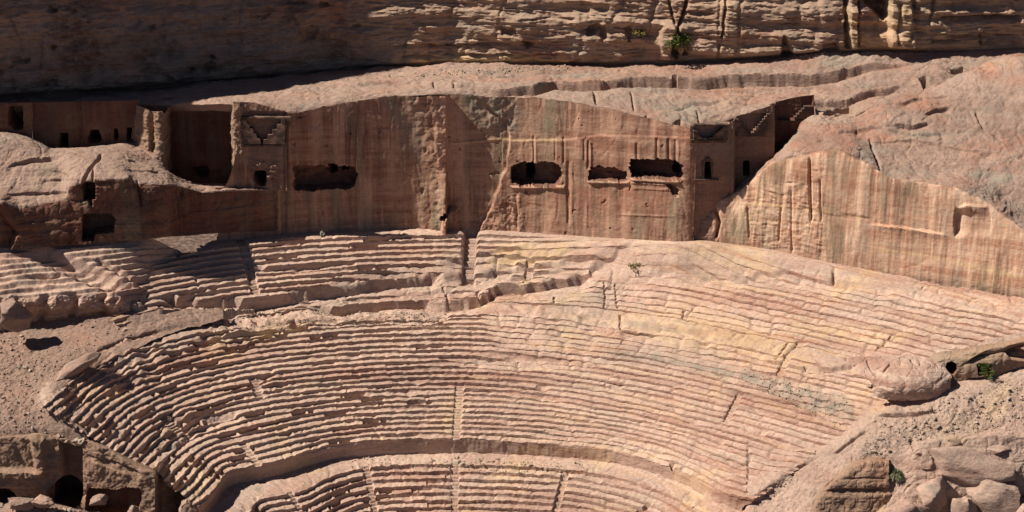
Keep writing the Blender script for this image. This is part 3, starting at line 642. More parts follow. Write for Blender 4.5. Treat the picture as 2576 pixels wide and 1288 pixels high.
TG2 = marks(TG2, tn, tq0,
  scarps=[([(1010, 222), (1090, 210), (1200, 216), (1260, 223), (1340, 217), (1400, 204), (1480, 206), (1580, 200), (1660, 197), (1740, 199), (1790, 196), (1880, 190), (1960, 186), (2040, 185), (2110, 181), (2170, 166), (2260, 158), (2320, 153), (2400, 150)][0:], 2.3, 11),
          ([(1720, 201), (1860, 196), (2000, 191), (2060, 186), (2120, 180), (2200, 172)], 1.5, 8),
          ([(860, 216), (1000, 206), (1080, 203)], .6, 8), ([(1100, 197), (1400, 182), (1560, 178)], .35, 6), ([(690, 213), (780, 207)], .4, 8),
          ([(1560, 226), (1720, 222), (1850, 228), (1980, 222)], .35, 10), ([(1680, 282), (1740, 262), (1840, 250)], .5, 10), ([(640, 246), (700, 243), (760, 246)], .35, 6), ([(900, 240), (960, 246), (985, 240)], .5, 6),
          ([(2040, 268), (2060, 262), (2130, 250), (2200, 225), (2290, 208)], 1.2, 12)],
  cracks=[([(1493, 218), (1500, 262)], 2.5, .7), ([(1588, 232), (1596, 280)], 2.5, .4), ([(1140, 205), (1150, 232)], 3, .5), ([(1090, 205), (1095, 218)], 2.5, .4), ([(1754, 275), (1760, 312)], 2.5, .4), ([(1625, 290), (1632, 302)], 3, .7)],
  holes=[([(1690, 192), (1704, 190), (1706, 202), (1692, 204)], 1.2), ([(1840, 200), (1852, 197), (1854, 206), (1842, 208)], .9), ([(2390, 172), (2425, 166), (2420, 182), (2395, 186)], 1.6), ([(2310, 200), (2330, 195), (2342, 225), (2325, 228)], 2.0), ([(2080, 268), (2140, 252), (2150, 290), (2068, 292)], 2.2), ([(1690, 310), (1712, 300), (1718, 312), (1696, 322)], .6)], wobble=3)
tt = ntint(TG, 220, .15, .45, .30, .0)
tt[..., 1] = np.maximum(tt[..., 1], .8 * inside(tq0, [(1640, 262), (1740, 255), (1800, 285), (1740, 310), (1660, 295)], 16))
tt[..., 1] = np.maximum(tt[..., 1], .6 * sstep(.1, .45, fbm(S3(TG, .12, .35, .8), 4, 225))); tt[..., 2] = np.maximum(tt[..., 2] * .8, .35 * sstep(.0, .4, fbm(S3(TG, .08, .2, .3), 4, 226)))
ter = link('terrace', None or mesh_of('terrace', TG2.reshape(-1, 3), grid_faces(210, 1100)[..., ::-1].reshape(-1, 4), M['terrace'], tt.reshape(-1, 4)))
tag(ter, 'pale sloping rock terrace between the rear wall and the upper cliff', None, None, 'structure')

# ---------------------------------------------------------------- upper cliff
cb = [(-900, 262, 6), (-500, 256, 8), (-160, 249, 11.5), (0, 243, 13), (260, 228, 14.5), (500, 209, 16), (700, 191, 17), (850, 178, 18), (950, 169, 19), (1200, 159, 19.5), (1430, 162, 19.5), (1717, 158, 18.5), (1950, 143, 18), (2100, 132, 18), (2330, 128, 18.5), (2576, 125, 20.5), (2800, 125, 20)]
cb = sight([(a, b, y + .9 * float(yoff((a - 1288) / 16.8))) for a, b, y in cb])
prf = [(-2.5, 1.6), (0, .7), (.5, .0), (1.4, -.3), (3, -.2), (6, -.2), (9, .2), (14, 1.2), (22, 2.5), (30, 6), (36, 14)]
# plan: shaded western half faces away from the sun, lit eastern half turns towards it
rows = []
for h, off in prf:
    r = cb.copy(); k = sstep(0.5, 4, h); r[:, 2] += h; r[:, 1] += off + 0 * k; rows.append(r)
KG = loft(rows, 1150, 250, np.array([p[0] for p in prf], float))
hh = np.linspace(prf[0][0], prf[-1][0], 250)[:, None]
kq = proj(KG); kn = np.zeros_like(KG); kn[..., 1] = -1
kd = fbm(KG * .05 + 7, 3, 316) * 1.6 + fbm(KG * .09, 4, 301) * 1.2 - 1.1 * np.clip(.09 - np.abs(noise(S3(KG, .22, .3, .10), 320)), 0, 1) * 3 + fbm(S3(KG, .16, .3, .5), 4, 302) * .65 + strata(KG, 1.3, 303, 1.6) * (.55 + .6 * fbm(KG * .15, 3, 313)) + strata(KG, .5, 304, 2) * (.18 + .5 * fbm(KG * .25, 3, 314)) + fbm(S3(KG, .45, .8, 1.6), 4, 315) * .30 + fbm(S3(KG, .3, .5, 2.2), 4, 305, ridge=True) * .28 + fbm(KG * 1.8, 3, 306) * .08
kx, ky = kq[..., 0], kq[..., 1]
kd += sstep(1000, 800, kx) * (fbm(S3(KG, .10, .2, .16), 4, 341, ridge=True) * 1.6 + strata(KG, 2.6, 342, 5) * .9 - 1.2 * sstep(.3, .5, fbm(S3(KG, .22, .3, .4), 3, 343)))
damp = sstep(-.4, 1.0, hh)
kd = kd * damp
# ledge of broken beds at the foot, wind-worn hollows and pillars
for poly, dep in [([(1255, 62), (1275, 70), (1290, 64), (1300, 78), (1285, 92), (1262, 84)], .9), ([(1310, 100), (1345, 108), (1340, 120), (1325, 122)], 1.2), ([(1470, 70), (1500, 52), (1512, 60), (1500, 82), (1476, 88)], 1.4), ([(1506, 66), (1520, 62), (1530, 98), (1512, 100)], 1.2), ([(1570, 70), (1590, 62), (1590, 92), (1578, 100)], 1.0),
                  ([(1690, 140), (1696, 100), (1704, 120), (1704, 150)], 2.0), ([(1964, 140), (1968, 84), (1976, 90), (1985, 115), (1998, 140)], 1.8), ([(2060, 130), (2072, 108), (2110, 108), (2110, 130)], 1.2), ([(2175, 0), (2238, 0), (2234, 42), (2222, 52), (2200, 30), (2178, 10)], 3.2), ([(2122, -10), (2134, -10), (2138, 120), (2124, 118)], 1.5), ([(1720, 100), (1735, 112), (1730, 140), (1716, 140)], 1.2)]:
    kd -= dep * (1 - sstep(-5, 3, poly_sd(kq + (fbm(KG * .6, 3, 309) * 7)[..., None], poly, 20)))
for pl, h, fall in [([(960, 112), (1060, 110), (1100, 118), (1260, 108), (1430, 100)], .8, 10), ([(990, 140), (1100, 142), (1140, 138), (1300, 138), (1420, 132)], 1.0, 9), ([(1420, 150), (1560, 142), (1700, 140)], .6, 8), ([(2360, 40), (2440, 42), (2500, 36), (2576, 40)], 1.8, 14), ([(2330, 78), (2400, 88), (2480, 84), (2576, 92)], 1.2, 14),
                    ([(1710, 25), (1830, 32)], .5, 10), ([(1300, 45), (1450, 42)], .4, 8), ([(1580, 40), (1700, 45)], .4, 8), ([(620, 165), (850, 145), (960, 150)], .7, 9), ([(330, 190), (600, 160)], .5, 9), ([(2330, 100), (2460, 106), (2576, 110)], 1.2, 10)]:
    kd -= h * scarp(kq, pl, fall, 2.5, .08, fbm(KG * .4, 3, 310) * 5)
for pl, w, h in [([(1728, -5), (1708, 60), (1700, 95)], 3.5, 1.2), ([(1825, -5), (1818, 60), (1812, 95)], 3, .8), ([(1812, 95), (1805, 150)], 2, .5), ([(1680, -5), (1695, 50), (1705, 80)], 2.5, .8), ([(2470, 90), (2475, 120)], 3, .8), ([(2352, -5), (2340, 60)], 4, .6), ([(2300, 0), (2290, 100)], 4, .5), ([(2260, 0), (2255, 110)], 4, .6), ([(2160, 0), (2158, 118)], 3, .7)]:
    kd -= h * crack(kq + (fbm(KG * .4, 3, 311) * 5)[..., None], pl, w)
kd += .9 * inside(kq, [(1660, 78), (1672, 62), (1700, 62), (1706, 80), (1690, 100), (1686, 150), (1662, 150)], 5) + 1.2 * inside(kq, [(2238, -10), (2290, -10), (2300, 118), (2234, 118)], 6) + .8 * inside(kq, [(2136, -10), (2158, -10), (2158, 118), (2136, 118)], 4) + .7 * inside(kq, [(2300, 60), (2576, 45), (2576, 90), (2350, 92)], 10)
KG2 = KG + kn * kd[..., None]
kt = ntint(KG, 320, .25, .6, .35, .2)
kt[..., 2] = np.maximum(kt[..., 2], .7 * sstep(1000, 800, kx) * sstep(0, .4, fbm(S3(KG, .1, .1, .14), 4, 344))); kt[..., 3] = np.maximum(kt[..., 3], .6 * sstep(1000, 800, kx) * sstep(.05, .4, fbm(S3(KG, .14, .14, .12), 4, 345)))  # red patches, plus a dark tint painting the western half's shade deeper
kt[..., 0] = np.maximum(kt[..., 0], .75 * inside(kq, [(985, 146), (1060, 140), (1300, 140), (1430, 150), (1430, 160), (985, 165)], 5)); kt[..., 0] = np.maximum(kt[..., 0], .5 * inside(kq, [(2240, 0), (2300, 0), (2300, 118), (2130, 118), (2130, 20), (2180, 60)], 10))
kt[..., 2] = np.maximum(kt[..., 2], .5 * inside(kq, [(1850, 75), (1970, 80), (1960, 100), (1860, 95)], 10)); kt[..., 2] = np.maximum(kt[..., 2], .45 * inside(kq, [(1300, 90), (1420, 110), (1420, 150), (1330, 150)], 14))
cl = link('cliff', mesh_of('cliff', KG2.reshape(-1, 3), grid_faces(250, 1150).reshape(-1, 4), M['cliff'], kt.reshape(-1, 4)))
tag(cl, 'high layered sandstone cliff, its western half in deep shade', None, None, 'structure')

# ---------------------------------------------------------------- big rounded rock with a smooth cut face, right of the wall
fb = [(1700, 602, -8.9), (1760, 602, -9.6), (1850, 614, -10.6), (1950, 630, -12.5), (2050, 652, -14.6), (2200, 682, -17.8), (2350, 716, -21.2), (2576, 748, -26.2), (2760, 790, -31)]
fm = [(1722, 594, -8.6), (1765, 552, -8.9), (1850, 510, -9.4), (1950, 515, -11.6), (2050, 520, -13.8), (2200, 565, -17.2), (2350, 600, -20.6), (2576, 660, -25.6), (2760, 710, -30.4)]
ft = [(1735, 588, -8.5), (1792, 512, -8.3), (1862, 478, -8.8), (1940, 408, -10.4), (2050, 381, -13), (2110, 376, -14.2), (2190, 416, -16.4), (2240, 448, -17.6), (2400, 470, -20.6), (2470, 500, -22), (2576, 580, -25), (2760, 660, -29.8)]
fd = [(1738, 585, -7.6), (1800, 506, -6.5), (1856, 462, -6.5), (1945, 398, -7.6), (2020, 345, -8.5), (2110, 335, -9.2), (2210, 370, -11.4), (2330, 415, -14.5), (2430, 435, -16.5), (2500, 470, -18.5), (2576, 535, -21.8), (2760, 620, -26.5)]
fs = [(1740, 580, -6.5), (1803, 500, -4.5), (1850, 457, -4.2), (1940, 398, -4.6), (1992, 354, -4.4), (2016, 312, -4.6), (2052, 293, -4.9), (2140, 300, -5.2), (2210, 310, -7), (2330, 345, -10), (2450, 370, -12.5), (2576, 430, -17), (2760, 560, -23)]
f2 = [(1744, 585, -5), (1806, 505, -3), (1856, 460, -2.4), (1946, 400, -2.4), (1996, 356, -2.2), (2020, 314, -2.5), (2055, 297, -3), (2142, 288, -3), (2180, 262, -2.6), (2255, 240, -2.2), (2335, 262, -4), (2450, 290, -6.5), (2576, 330, -10), (2760, 480, -17)]
f3 = [(1748, 595, -3), (1812, 520, -1.2), (1866, 474, -.4), (1956, 412, .2), (2010, 368, .4), (2035, 325, .3), (2070, 308, -.2), (2150, 290, 0), (2200, 268, 1), (2275, 245, 1.6), (2345, 218, 1.2), (2440, 182, 1.5), (2500, 152, 2.6), (2576, 142, 1.5), (2760, 260, -5)]
f4 = [(1752, 640, -1), (1820, 580, 1), (1880, 520, 2), (1970, 450, 2.6), (2020, 400, 3), (2060, 340, 3), (2090, 320, 3), (2160, 300, 4), (2215, 285, 5), (2290, 262, 6), (2360, 232, 6), (2450, 192, 7), (2510, 164, 8), (2576, 152, 8), (2760, 200, 4)]
fz = [(a, b + 55, y + .2) for a, b, y in fb]
DG = loft([sight(r) for r in (fz, fb, fm, ft, fd, fs, f2, f3, f4)], 620, 345)
dq = proj(DG)
facem = np.zeros(dq.shape[:2])
kv = np.linspace(0, 1, 345)[:, None]
ftl = np.array([(a, b) for a, b, _ in ft], float)
ytop = np.interp(dq[..., 0], ftl[:, 0], ftl[:, 1])
facem = sstep(-4, 4, dq[..., 1] - ytop) * sstep(1735, 1850, dq[..., 0])
DG2, dn = rock(DG, .45, .16, 0, 1, 401, .04, None, 1 - .75 * facem)
dd_ = fbm(S3(DG, .3, .3, 1.0), 4, 410) * .22 * (1 - facem) + strata(DG, .9, 411, 1.5) * .14 * (1 - facem) - .18 * (1 - facem) * sstep(.25, .6, fbm(S3(DG, .5, .5, 1.4), 4, 412))
chis = inside(dq, [(1870, 500), (2075, 400), (2075, 650), (1880, 615)], 14)
dd_ += facem * (fbm(S3(DG, 1.3, 1.3, .06), 3, 413) * .10 + chis * (fbm(S3(DG, .9, .9, 2.6), 3, 414) * .16 + np.abs(fbm(S3(DG, 1.2, 1.2, .05), 3, 415)) * -.14))
for pl, h, fall in [([(2170, 563), (2260, 570), (2400, 592)], -.4, 16), ([(2110, 534), (2200, 552)], .15, 12), ([(2405, 520), (2400, 560), (2402, 600)][::-1], .8, 40), ([(2404, 522), (2430, 515), (2490, 519)], -.5, 14), ([(1958, 500), (2080, 540), (2160, 545)], .12, 10),
                    ([(2240, 312), (2290, 318), (2350, 306)], .7, 8), ([(2320, 290), (2360, 272), (2400, 268)], .7, 10), ([(2080, 335), (2200, 322), (2300, 338), (2420, 330)], .35, 12), ([(2150, 365), (2300, 350), (2450, 380), (2560, 400)], .3, 14), ([(2250, 262), (2320, 246), (2400, 240)], .4, 12)]:
    dd_ -= h * scarp(dq, pl, fall, 2.5, .25, fbm(DG * .3, 3, 416) * 3)
for pl, w, h in [([(2036, 395), (2038, 500), (2040, 560)], 3, .55), ([(2062, 450), (2066, 560)], 2.5, .3), ([(2188, 345), (2215, 425)], 3, .5), ([(2455, 280), (2475, 325)], 3, .4), ([(1965, 520), (1958, 610)], 2.5, .3), ([(1880, 520), (1885, 600)], 2.5, .3), ([(1795, 520), (1810, 560), (1800, 600)], 4, .8), ([(1990, 480), (1992, 640)], 2.5, .2)]:
    dd_ -= h * crack(dq, pl, w)
DG2 = DG2 + dn * dd_[..., None]
dt = ntint(DG, 420, .2, .4, .45, 0)
dt[..., 1] = np.maximum(dt[..., 1] * (1 - facem * .4), (1 - facem) * .75 * sstep(.08, .45, fbm(S3(DG, .12, .2, .8), 4, 425)))
dt[..., 2] = np.maximum(dt[..., 2], (1 - facem) * .5 * sstep(.0, .4, fbm(S3(DG, .1, .1, .3), 4, 426))); dt[..., 3] = facem * .0
dt[..., 1] = np.maximum(dt[..., 1], .5 * facem * sstep(.15, .5, fbm(S3(DG, .45, .45, .02), 3, 421)) * sstep(2000, 2140, dq[..., 0])); dt[..., 3] = .45 * facem * sstep(.2, .5, fbm(S3(DG, .6, .6, .03), 3, 427)) * sstep(2040, 2140, dq[..., 0])
dt[..., 0] = np.maximum(dt[..., 0], .8 * crack(dq, [(2200, 625), (2360, 648), (2460, 675), (2580, 700)], 3.5)); dt[..., 0] = np.maximum(dt[..., 0], .55 * crack(dq, [(1880, 508), (2000, 525), (2100, 536), (2200, 552)], 4)); dt[..., 2] = np.maximum(dt[..., 2], .5 * facem * sstep(.05, .5, fbm(S3(DG, .35, .35, .06), 3, 422)))
dl_ = ((facem[1:, 1:] + facem[:-1, :-1]) > 1).astype(int)
big = empty('rock_outcrop', (40, -14, 26), 'huge rounded rock right of the theatre with a smooth streaked cut face', 'rock')
grid_objects(DG2, {0: ('rock_top', M['terrace'], big), 1: ('cut_face', M['cutface'], big)}, dl_, None, dt, 40)

# ---------------------------------------------------------------- unseen rock mass added west of the picture to shade tombs and terrace
pth = np.array([(-170, -6), (-110, -1.5), (-84, 0.5), (-78.5, 4), (-79, 10), (-82, 18), (-86, 26), (-95, 44)], float); tz = np.array([66, 78, 92, 96, 106, 122, 134, 138], float)
hs = np.linspace(0, 1, 60); nP = 160
pu = np.linspace(0, len(pth) - 1, nP); px_ = hermite(pu, np.arange(len(pth)), pth); tz_ = hermite(pu, np.arange(len(pth)), tz)
HG_ = np.stack([np.repeat(px_[None, :, 0], 60, 0) - 3 * hs[:, None] ** 2, np.repeat(px_[None, :, 1], 60, 0), 12 + (tz_[None] - 12) * hs[:, None]], -1)
cap = HG_[-1:].copy(); cap[..., 0] -= 40; cap[..., 2] -= 6
HG_ = np.concatenate([HG_, (HG_[-1:] + cap) / 2 + np.array([0, 0, 3.]), cap], 0)
nn = np.zeros_like(HG_); nn[..., 0] = .8; nn[..., 1] = -.6
HG_ += nn * (fbm(HG_ * .12, 4, 331) * 1.6 + strata(HG_, 1.4, 332) * .6 + fbm(HG_ * .5, 3, 333) * .4)[..., None]
cs = link('shadow_butte', mesh_of('shadow_butte', HG_.reshape(-1, 3), grid_faces(62, nP).reshape(-1, 4), M['cliff'], ntint(HG_, 335).reshape(-1, 4)))
tag(cs, 'out-of-view sandstone mass added west of the tombs to cast their shade', None, None, 'structure')
# ---------------------------------------------------------------- builders for tombs, loose rocks, plants
def panel(px0, px1, y0, y1, top, bot, res=.085):
    """vertical rock face between two picture columns; top / bot are polylines of (px, py)"""
    w = (px1 - px0) / 18.5; top = np.array(top, float); bot = np.array(bot, float)
    n = max(20, int(w / res)); px = np.linspace(px0, px1, n); y = np.linspace(y0, y1, n)
    pt = np.interp(px, top[:, 0], top[:, 1]); pb = np.interp(px, bot[:, 0], bot[:, 1])
    m = max(20, int((pb - pt).max() / 18.5 / res)); t = np.linspace(0, 1, m)[:, None]
    PX = np.repeat(px[None], m, 0); PY = pt[None] * (1 - t) + pb[None] * t
    G = at_y(PX, PY, np.repeat(y[None], m, 0)); return G, proj(G), lambda x: np.interp(x, [px0, px1], [y0, y1])
def prism(name, poly, yf, front, back, mat, parent, bev=.04, label=None):
    """solid cut from an outline on a face, standing proud of it by `front` metres"""
    poly = np.array(poly, float); y = yf(poly[:, 0])
    a = at_y(poly[:, 0], poly[:, 1], y); f = a.copy(); f[:, 1] -= front; b = a.copy(); b[:, 1] += back
    bm = bmesh.new(); vf = [bm.verts.new(p) for p in f]; vb = [bm.verts.new(p) for p in b]
    bm.faces.new(vf); bm.faces.new(vb[::-1]); n = len(vf)
    for i in range(n): bm.faces.new((vf[i], vb[i], vb[(i + 1) % n], vf[(i + 1) % n]))
    bmesh.ops.recalc_face_normals(bm, faces=bm.faces[:])
    if bev: bmesh.ops.bevel(bm, geom=[e for e in bm.edges], offset=bev, segments=1, affect='EDGES')
    bmesh.ops.triangulate(bm, faces=[q for q in bm.faces if len(q.verts) > 4])
    me = bpy.data.meshes.new(name); bm.to_mesh(me); bm.free()
    me.materials.append(mat); o = link(name, me, parent)
    if label: o['label'] = label
    return o
def rock_tomb(label, px0, px1, y0, y1, top, bot, doors, steps=(), ledges=(), seed=0, rough=.05, mat=None, group=None, extra=None, name='rock_tomb', tintv=None, depth=4.0, frames=()):
    mat = mat or M['tomb']
    G, q, yf = panel(px0, px1, y0, y1, top, bot)
    n = np.zeros_like(G); n[..., 1] = -1
    d = fbm(G * .5, 4, seed) * rough * 2 + fbm(G * 2.0, 3, seed + 1) * rough + fbm(S3(G, .8, .8, .05), 3, seed + 2) * rough
    if extra is not None: d = extra(G, q, d)
    for p in doors:
        m = 1 - sstep(-1.2, .6, poly_sd(q, p, 12)); d = np.minimum(d, d * (1 - m) - depth * m)
    t = ntint(G, seed + 60, .1, .4, .4, .35)
    if tintv is not None: t = tintv(G, q, t)
    c = at_y((px0 + px1) / 2, np.array(bot)[:, 1].mean(), (y0 + y1) / 2)
    root = empty(name, tuple(c), label, 'rock tomb' if name == 'rock_tomb' else 'rock wall', group)
    lab = in_label(q, doors)
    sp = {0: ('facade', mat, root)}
    for k in range(len(doors)): sp[k + 1] = ('doorway', M['shade_redwall'], root)
    grid_objects(G + n * d[..., None], sp, lab, None, t, 40)
    for s in steps: prism('crowstep', s, yf, .42, .3, mat, root)
    for s in ledges: prism('cornice', s, yf, .38, .3, mat, root)
    for s in frames: prism('door_frame', s, yf, .16, .2, mat, root, .02)
    return root, yf
def lump_mesh(name, size, seed, mat, sub=4, rough=.22, bed=.10, flat=.0, sq=2.6):
    bm = bmesh.new(); bmesh.ops.create_icosphere(bm, subdivisions=sub, radius=1)
    V = np.array([v.co[:] for v in bm.verts])
    V = V / (np.abs(V) ** sq).sum(1, keepdims=True) ** (1 / sq)
    rr = np.random.default_rng(seed + 1000)
    for _ in range(13):
        a = rr.normal(size=3); a /= np.linalg.norm(a); h = rr.uniform(.62, .86); V = V - np.clip(V @ a - h, 0, None)[:, None] * a
    r = 1 + fbm(V * 1.1 + seed * 3.7, 4, seed) * rough + fbm(V * 3.3 + seed, 3, seed + 9) * rough * .5
    P = V * r[:, None] * np.array(size)
    if bed: P[:, :2] *= (1 + strata(P + seed * 5.1, .5, seed) * bed)[:, None]
    for v, p in zip(bm.verts, P): v.co = p
    me = bpy.data.meshes.new(name); bm.to_mesh(me); bm.free()
    me.polygons.foreach_set('use_smooth', np.ones(len(me.polygons), bool)); me.set_sharp_from_angle(angle=R(45))
    t = np.zeros((len(P), 4), np.float32); t[:, 1] = .5 * sstep(.1, .5, fbm(P * .5 + seed, 3, seed + 3))
    a = me.color_attributes.new('tint', 'FLOAT_COLOR', 'POINT'); a.data.foreach_set('color', t.ravel())
    me.materials.append(mat); return me
def boulder(label, px, py, y, size, seed, mat=None, rot=0, name='boulder', tilt=0.0, cat='boulder', **kw):
    p = at_y(px, py, y); o = link(name, lump_mesh(name, size, seed, mat or M['terrace'], **kw))
    o.location = p; o.rotation_euler = (0, R(tilt), R(rot)); return tag(o, label, cat)
def stone_mesh(seed, mat):
    r = np.random.default_rng(seed); bm = bmesh.new()
    for p in r.normal(size=(16, 3)): 
        p = p / np.linalg.norm(p) * np.array([1, .8, .6]) * r.uniform(.8, 1.1); bm.verts.new(p)
    bmesh.ops.convex_hull(bm, input=bm.verts[:]); bmesh.ops.bevel(bm, geom=bm.edges[:], offset=.06, segments=1, affect='EDGES')
    me = bpy.data.meshes.new('stone'); bm.to_mesh(me); bm.free(); me.materials.append(mat); return me
STONE_M = [sandstone('pale_stone', (.44, .34, .26, 1), (.38, .29, .22, 1), (.31, .22, .16, 1), tint=False, bump=.3), sandstone('brown_stone', (.36, .26, .19, 1), (.30, .21, .15, 1), (.22, .15, .11, 1), tint=False, bump=.3)]
STONES = [stone_mesh(k, STONE_M[0 if k % 3 else 1]) for k in range(9)]
def scatter(G, q, poly, n, smin, smax, label, group, seed=0, sink=.25, pw=2.0):
    r = np.random.default_rng(seed); ok = np.where((poly_sd(q, poly, 5) < 0).ravel())[0]
    V = G.reshape(-1, 3)
    if not len(ok): return
    for k in range(n):
        p = V[r.choice(ok)]; s = smin + (smax - smin) * r.random() ** pw
        o = bpy.data.objects.new('stone', STONES[r.integers(len(STONES))]); col.objects.link(o)
        o.location = p + np.array([0, 0, s * (.5 - sink)]); o.scale = (s * r.uniform(.7, 1.2), s * r.uniform(.7, 1.1), s * r.uniform(.6, 1)); o.rotation_euler = (r.uniform(-.4, .4), r.uniform(-.4, .4), r.uniform(0, 6.3))
        tag(o, label, 'stone', group)
def rubble(name, G, q, polys, n, smin, smax, seed, label):
    """gravel too small to tell apart: one mesh of many chips"""
    r = np.random.default_rng(seed); V = G.reshape(-1, 3); ok = np.zeros(len(V), bool)
    for p in polys: ok |= (poly_sd(q, p, 5) < 0).ravel()
    ok = np.where(ok)[0]; base = np.array([[1, 0, -.3], [-.5, .87, -.3], [-.5, -.87, -.3], [.1, .1, .7], [.6, .7, .2], [-.7, .1, .3]])
    f0 = np.array([[0, 4, 3], [4, 1, 3], [1, 5, 3], [5, 2, 3], [2, 0, 3], [0, 1, 4], [1, 2, 5], [0, 2, 1]])
    pos = V[r.choice(ok, n)] + r.normal(size=(n, 3)) * .08; s = smin + (smax - smin) * r.random((n, 1, 1)) ** 2.5
    an = r.uniform(0, 6.28, n); c, sn = np.cos(an), np.sin(an)
    B = base[None] * r.uniform(.6, 1.2, (n, 1, 3)) * s; X = B[..., 0] * c[:, None] - B[..., 1] * sn[:, None]; Y = B[..., 0] * sn[:, None] + B[..., 1] * c[:, None]
    P = np.stack([X, Y, B[..., 2]], -1) + pos[:, None]
    F = (f0[None] + (np.arange(n) * 6)[:, None, None]).reshape(-1, 3)
    o = link(name, mesh_of(name, P.reshape(-1, 3), F, STONE_M[0], smooth=False)); tag(o, label, None, None, 'stuff'); return o
def leafy(name, c1, c2):
    s = NT(name); f = s.noise(4.0, (1, 1, 1), 3); return s.done(s.ramp(f, [(.35, c1), (.65, c2)]), .7)
M['leaf'] = leafy('green_leaves', (.045, .07, .015, 1), (.12, .145, .035, 1)); M['drygrass'] = leafy('grey_green_blades', (.11, .12, .065, 1), (.22, .22, .13, 1)); M['dryleaf'] = leafy('yellow_green_leaves', (.16, .13, .04, 1), (.24, .20, .07, 1))
M['twig'] = leafy('twigs', (.10, .07, .045, 1), (.16, .11, .07, 1))
def bush(label, p, rx, rz, seed, mat, n=700, leaf=.16, blades=False, cat='bush', name='bush', hang=0.0):
    r = np.random.default_rng(seed); root = empty(name, tuple(p), label, cat)
    V, F = [], []
    cl = r.normal(size=(14, 3)) * np.array([rx, rx, rz]) * .5; cl[:, 2] = np.abs(cl[:, 2]) + rz * .35
    for k in range(n):
        if blades:
            a = r.uniform(0, 6.28); tl = r.uniform(.15, 1) ** .7 * rx; b = np.array([math.cos(a), math.sin(a), 0]) * r.uniform(0, rx * .3); e = np.array([math.cos(a) * tl, math.sin(a) * tl, rz * (1.1 - (tl / rx) ** 2) * r.uniform(.7, 1.2) - hang * r.random()])
            w = np.array([-math.sin(a), math.cos(a), 0]) * leaf * .3; m = (b + e) / 2 + np.array([0, 0, rz * .25]); i = len(V)
            V += [b - w, b + w, m + w, m - w, e]; F += [(i, i + 1, i + 2), (i, i + 2, i + 3), (i + 3, i + 2, i + 4)]
        else:
            c = cl[r.integers(14)] + r.normal(size=3) * np.array([rx, rx, rz]) * .22; u = r.normal(size=3); u /= np.linalg.norm(u); v = np.cross(u, r.normal(size=3)); v /= np.linalg.norm(v); i = len(V); L = leaf * r.uniform(.6, 1.3)
            V += [c - u * L, c + v * L * .5, c + u * L, c - v * L * .5]; F += [(i, i + 1, i + 2), (i, i + 2, i + 3)]
    V = np.array(V) + np.array(p); link('foliage', mesh_of('foliage', V, np.array(F), mat, smooth=False), root)
    V, F = [], []
    for k in range(7):
        a = r.uniform(0, 6.28); e = np.array([math.cos(a) * rx * .6, math.sin(a) * rx * .6, rz * .9]); u = np.array([-math.sin(a), math.cos(a), 0]) * .03; w = np.array([0, 0, .03]); i = len(V)
        b = np.array([0, 0, -.3]); V += [b - u, b + u, b + w * 2, e - u * .4, e + u * .4, e + w]; F += [(i, i + 1, i + 4, i + 3), (i + 1, i + 2, i + 5, i + 4), (i + 2, i, i + 3, i + 5)]
    link('stem', mesh_of('stem', np.array(V) + np.array(p), np.array(F), M['twig'], smooth=False), root)
    return root
# ---------------------------------------------------------------- shaded tombs in the cliff on the left
Lt = lambda *a: [tuple(x) for x in a]
rock_tomb('shaded tomb front with the largest black opening, leftmost of all the tombs', -200, 82, -1.5, 1.0, [(-200, 262), (82, 258)], [(-200, 470), (82, 470)], [[(24, 268), (56, 268), (58, 310), (56, 325), (36, 326), (22, 312), (20, 290)]], seed=501, rough=.12, mat=M['shade_redwall'])
rock_tomb('shaded tomb front with one small square doorway low down', 82, 206, 1.6, 2.4, [(82, 258), (206, 256)], [(82, 470), (206, 470)], [[(150, 336), (171, 336), (171, 372), (150, 372)]], seed=511, rough=.06, mat=M['shade_redwall'])
rock_tomb('shaded tomb front with a wide rounded black doorway like a broken arch', 206, 276, 2.0, 2.4, [(206, 256), (276, 254)], [(206, 470), (276, 470)], [[(228, 328), (248, 328), (252, 340), (255, 352), (248, 360), (224, 360), (221, 350)]], seed=521, rough=.06, mat=M['shade_redwall'])
rock_tomb('shaded tomb front with a thin slit beside a square doorway', 276, 352, 2.5, 2.8, [(276, 254), (352, 252)], [(276, 470), (352, 470)], [[(288, 324), (294, 324), (298, 340), (295, 352), (288, 352), (286, 340)], [(319, 322), (342, 322), (347, 354), (320, 355)]], seed=531, rough=.06, mat=M['shade_redwall'])
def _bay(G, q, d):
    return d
rock_tomb('tall plain shaded tomb front in a deep bay, one ragged hole at its foot', 408, 600, 5.6, 5.2, [(408, 246), (600, 244)], [(408, 480), (600, 480)], [[(486, 420), (520, 418), (526, 432), (522, 446), (505, 451), (490, 446), (484, 432)]], seed=541, rough=.08, mat=M['shade_redwall'], depth=3.0)
# buttress between the tombs that catches the sun, and the bay's two side walls
br = [[(330, 268, 3.2), (330, 372, 3.2), (330, 445, 2.5)], [(350, 266, 2.4), (346, 372, 1.4), (346, 445, .8)], [(372, 275, 1.0), (374, 368, .2), (376, 440, -.6)], [(388, 285, 1.2), (388, 366, 1.0), (382, 440, -.7)], [(389, 285, -.2), (392, 368, -.4), (394, 440, -1.2)], [(400, 280, -.6), (402, 365, -.8), (404, 440, -1.5)], [(412, 284, -.4), (414, 365, -.6), (416, 450, -1.4)], [(424, 270, 2.0), (424, 370, 2.0), (424, 460, 2.0)], [(430, 266, 6.5), (430, 370, 6.5), (430, 480, 6.5)]]
BG = loft([sight(r) for r in br], 150, 110)
BG2, bn = rock(BG, .35, .3, .08, .6, 551, .12)
bo = link('rock_buttress', mesh_of('rock_buttress', BG2.reshape(-1, 3), grid_faces(110, 150).reshape(-1, 4), M['ochre'], ntint(BG, 552, .2, .4, .2).reshape(-1, 4)))
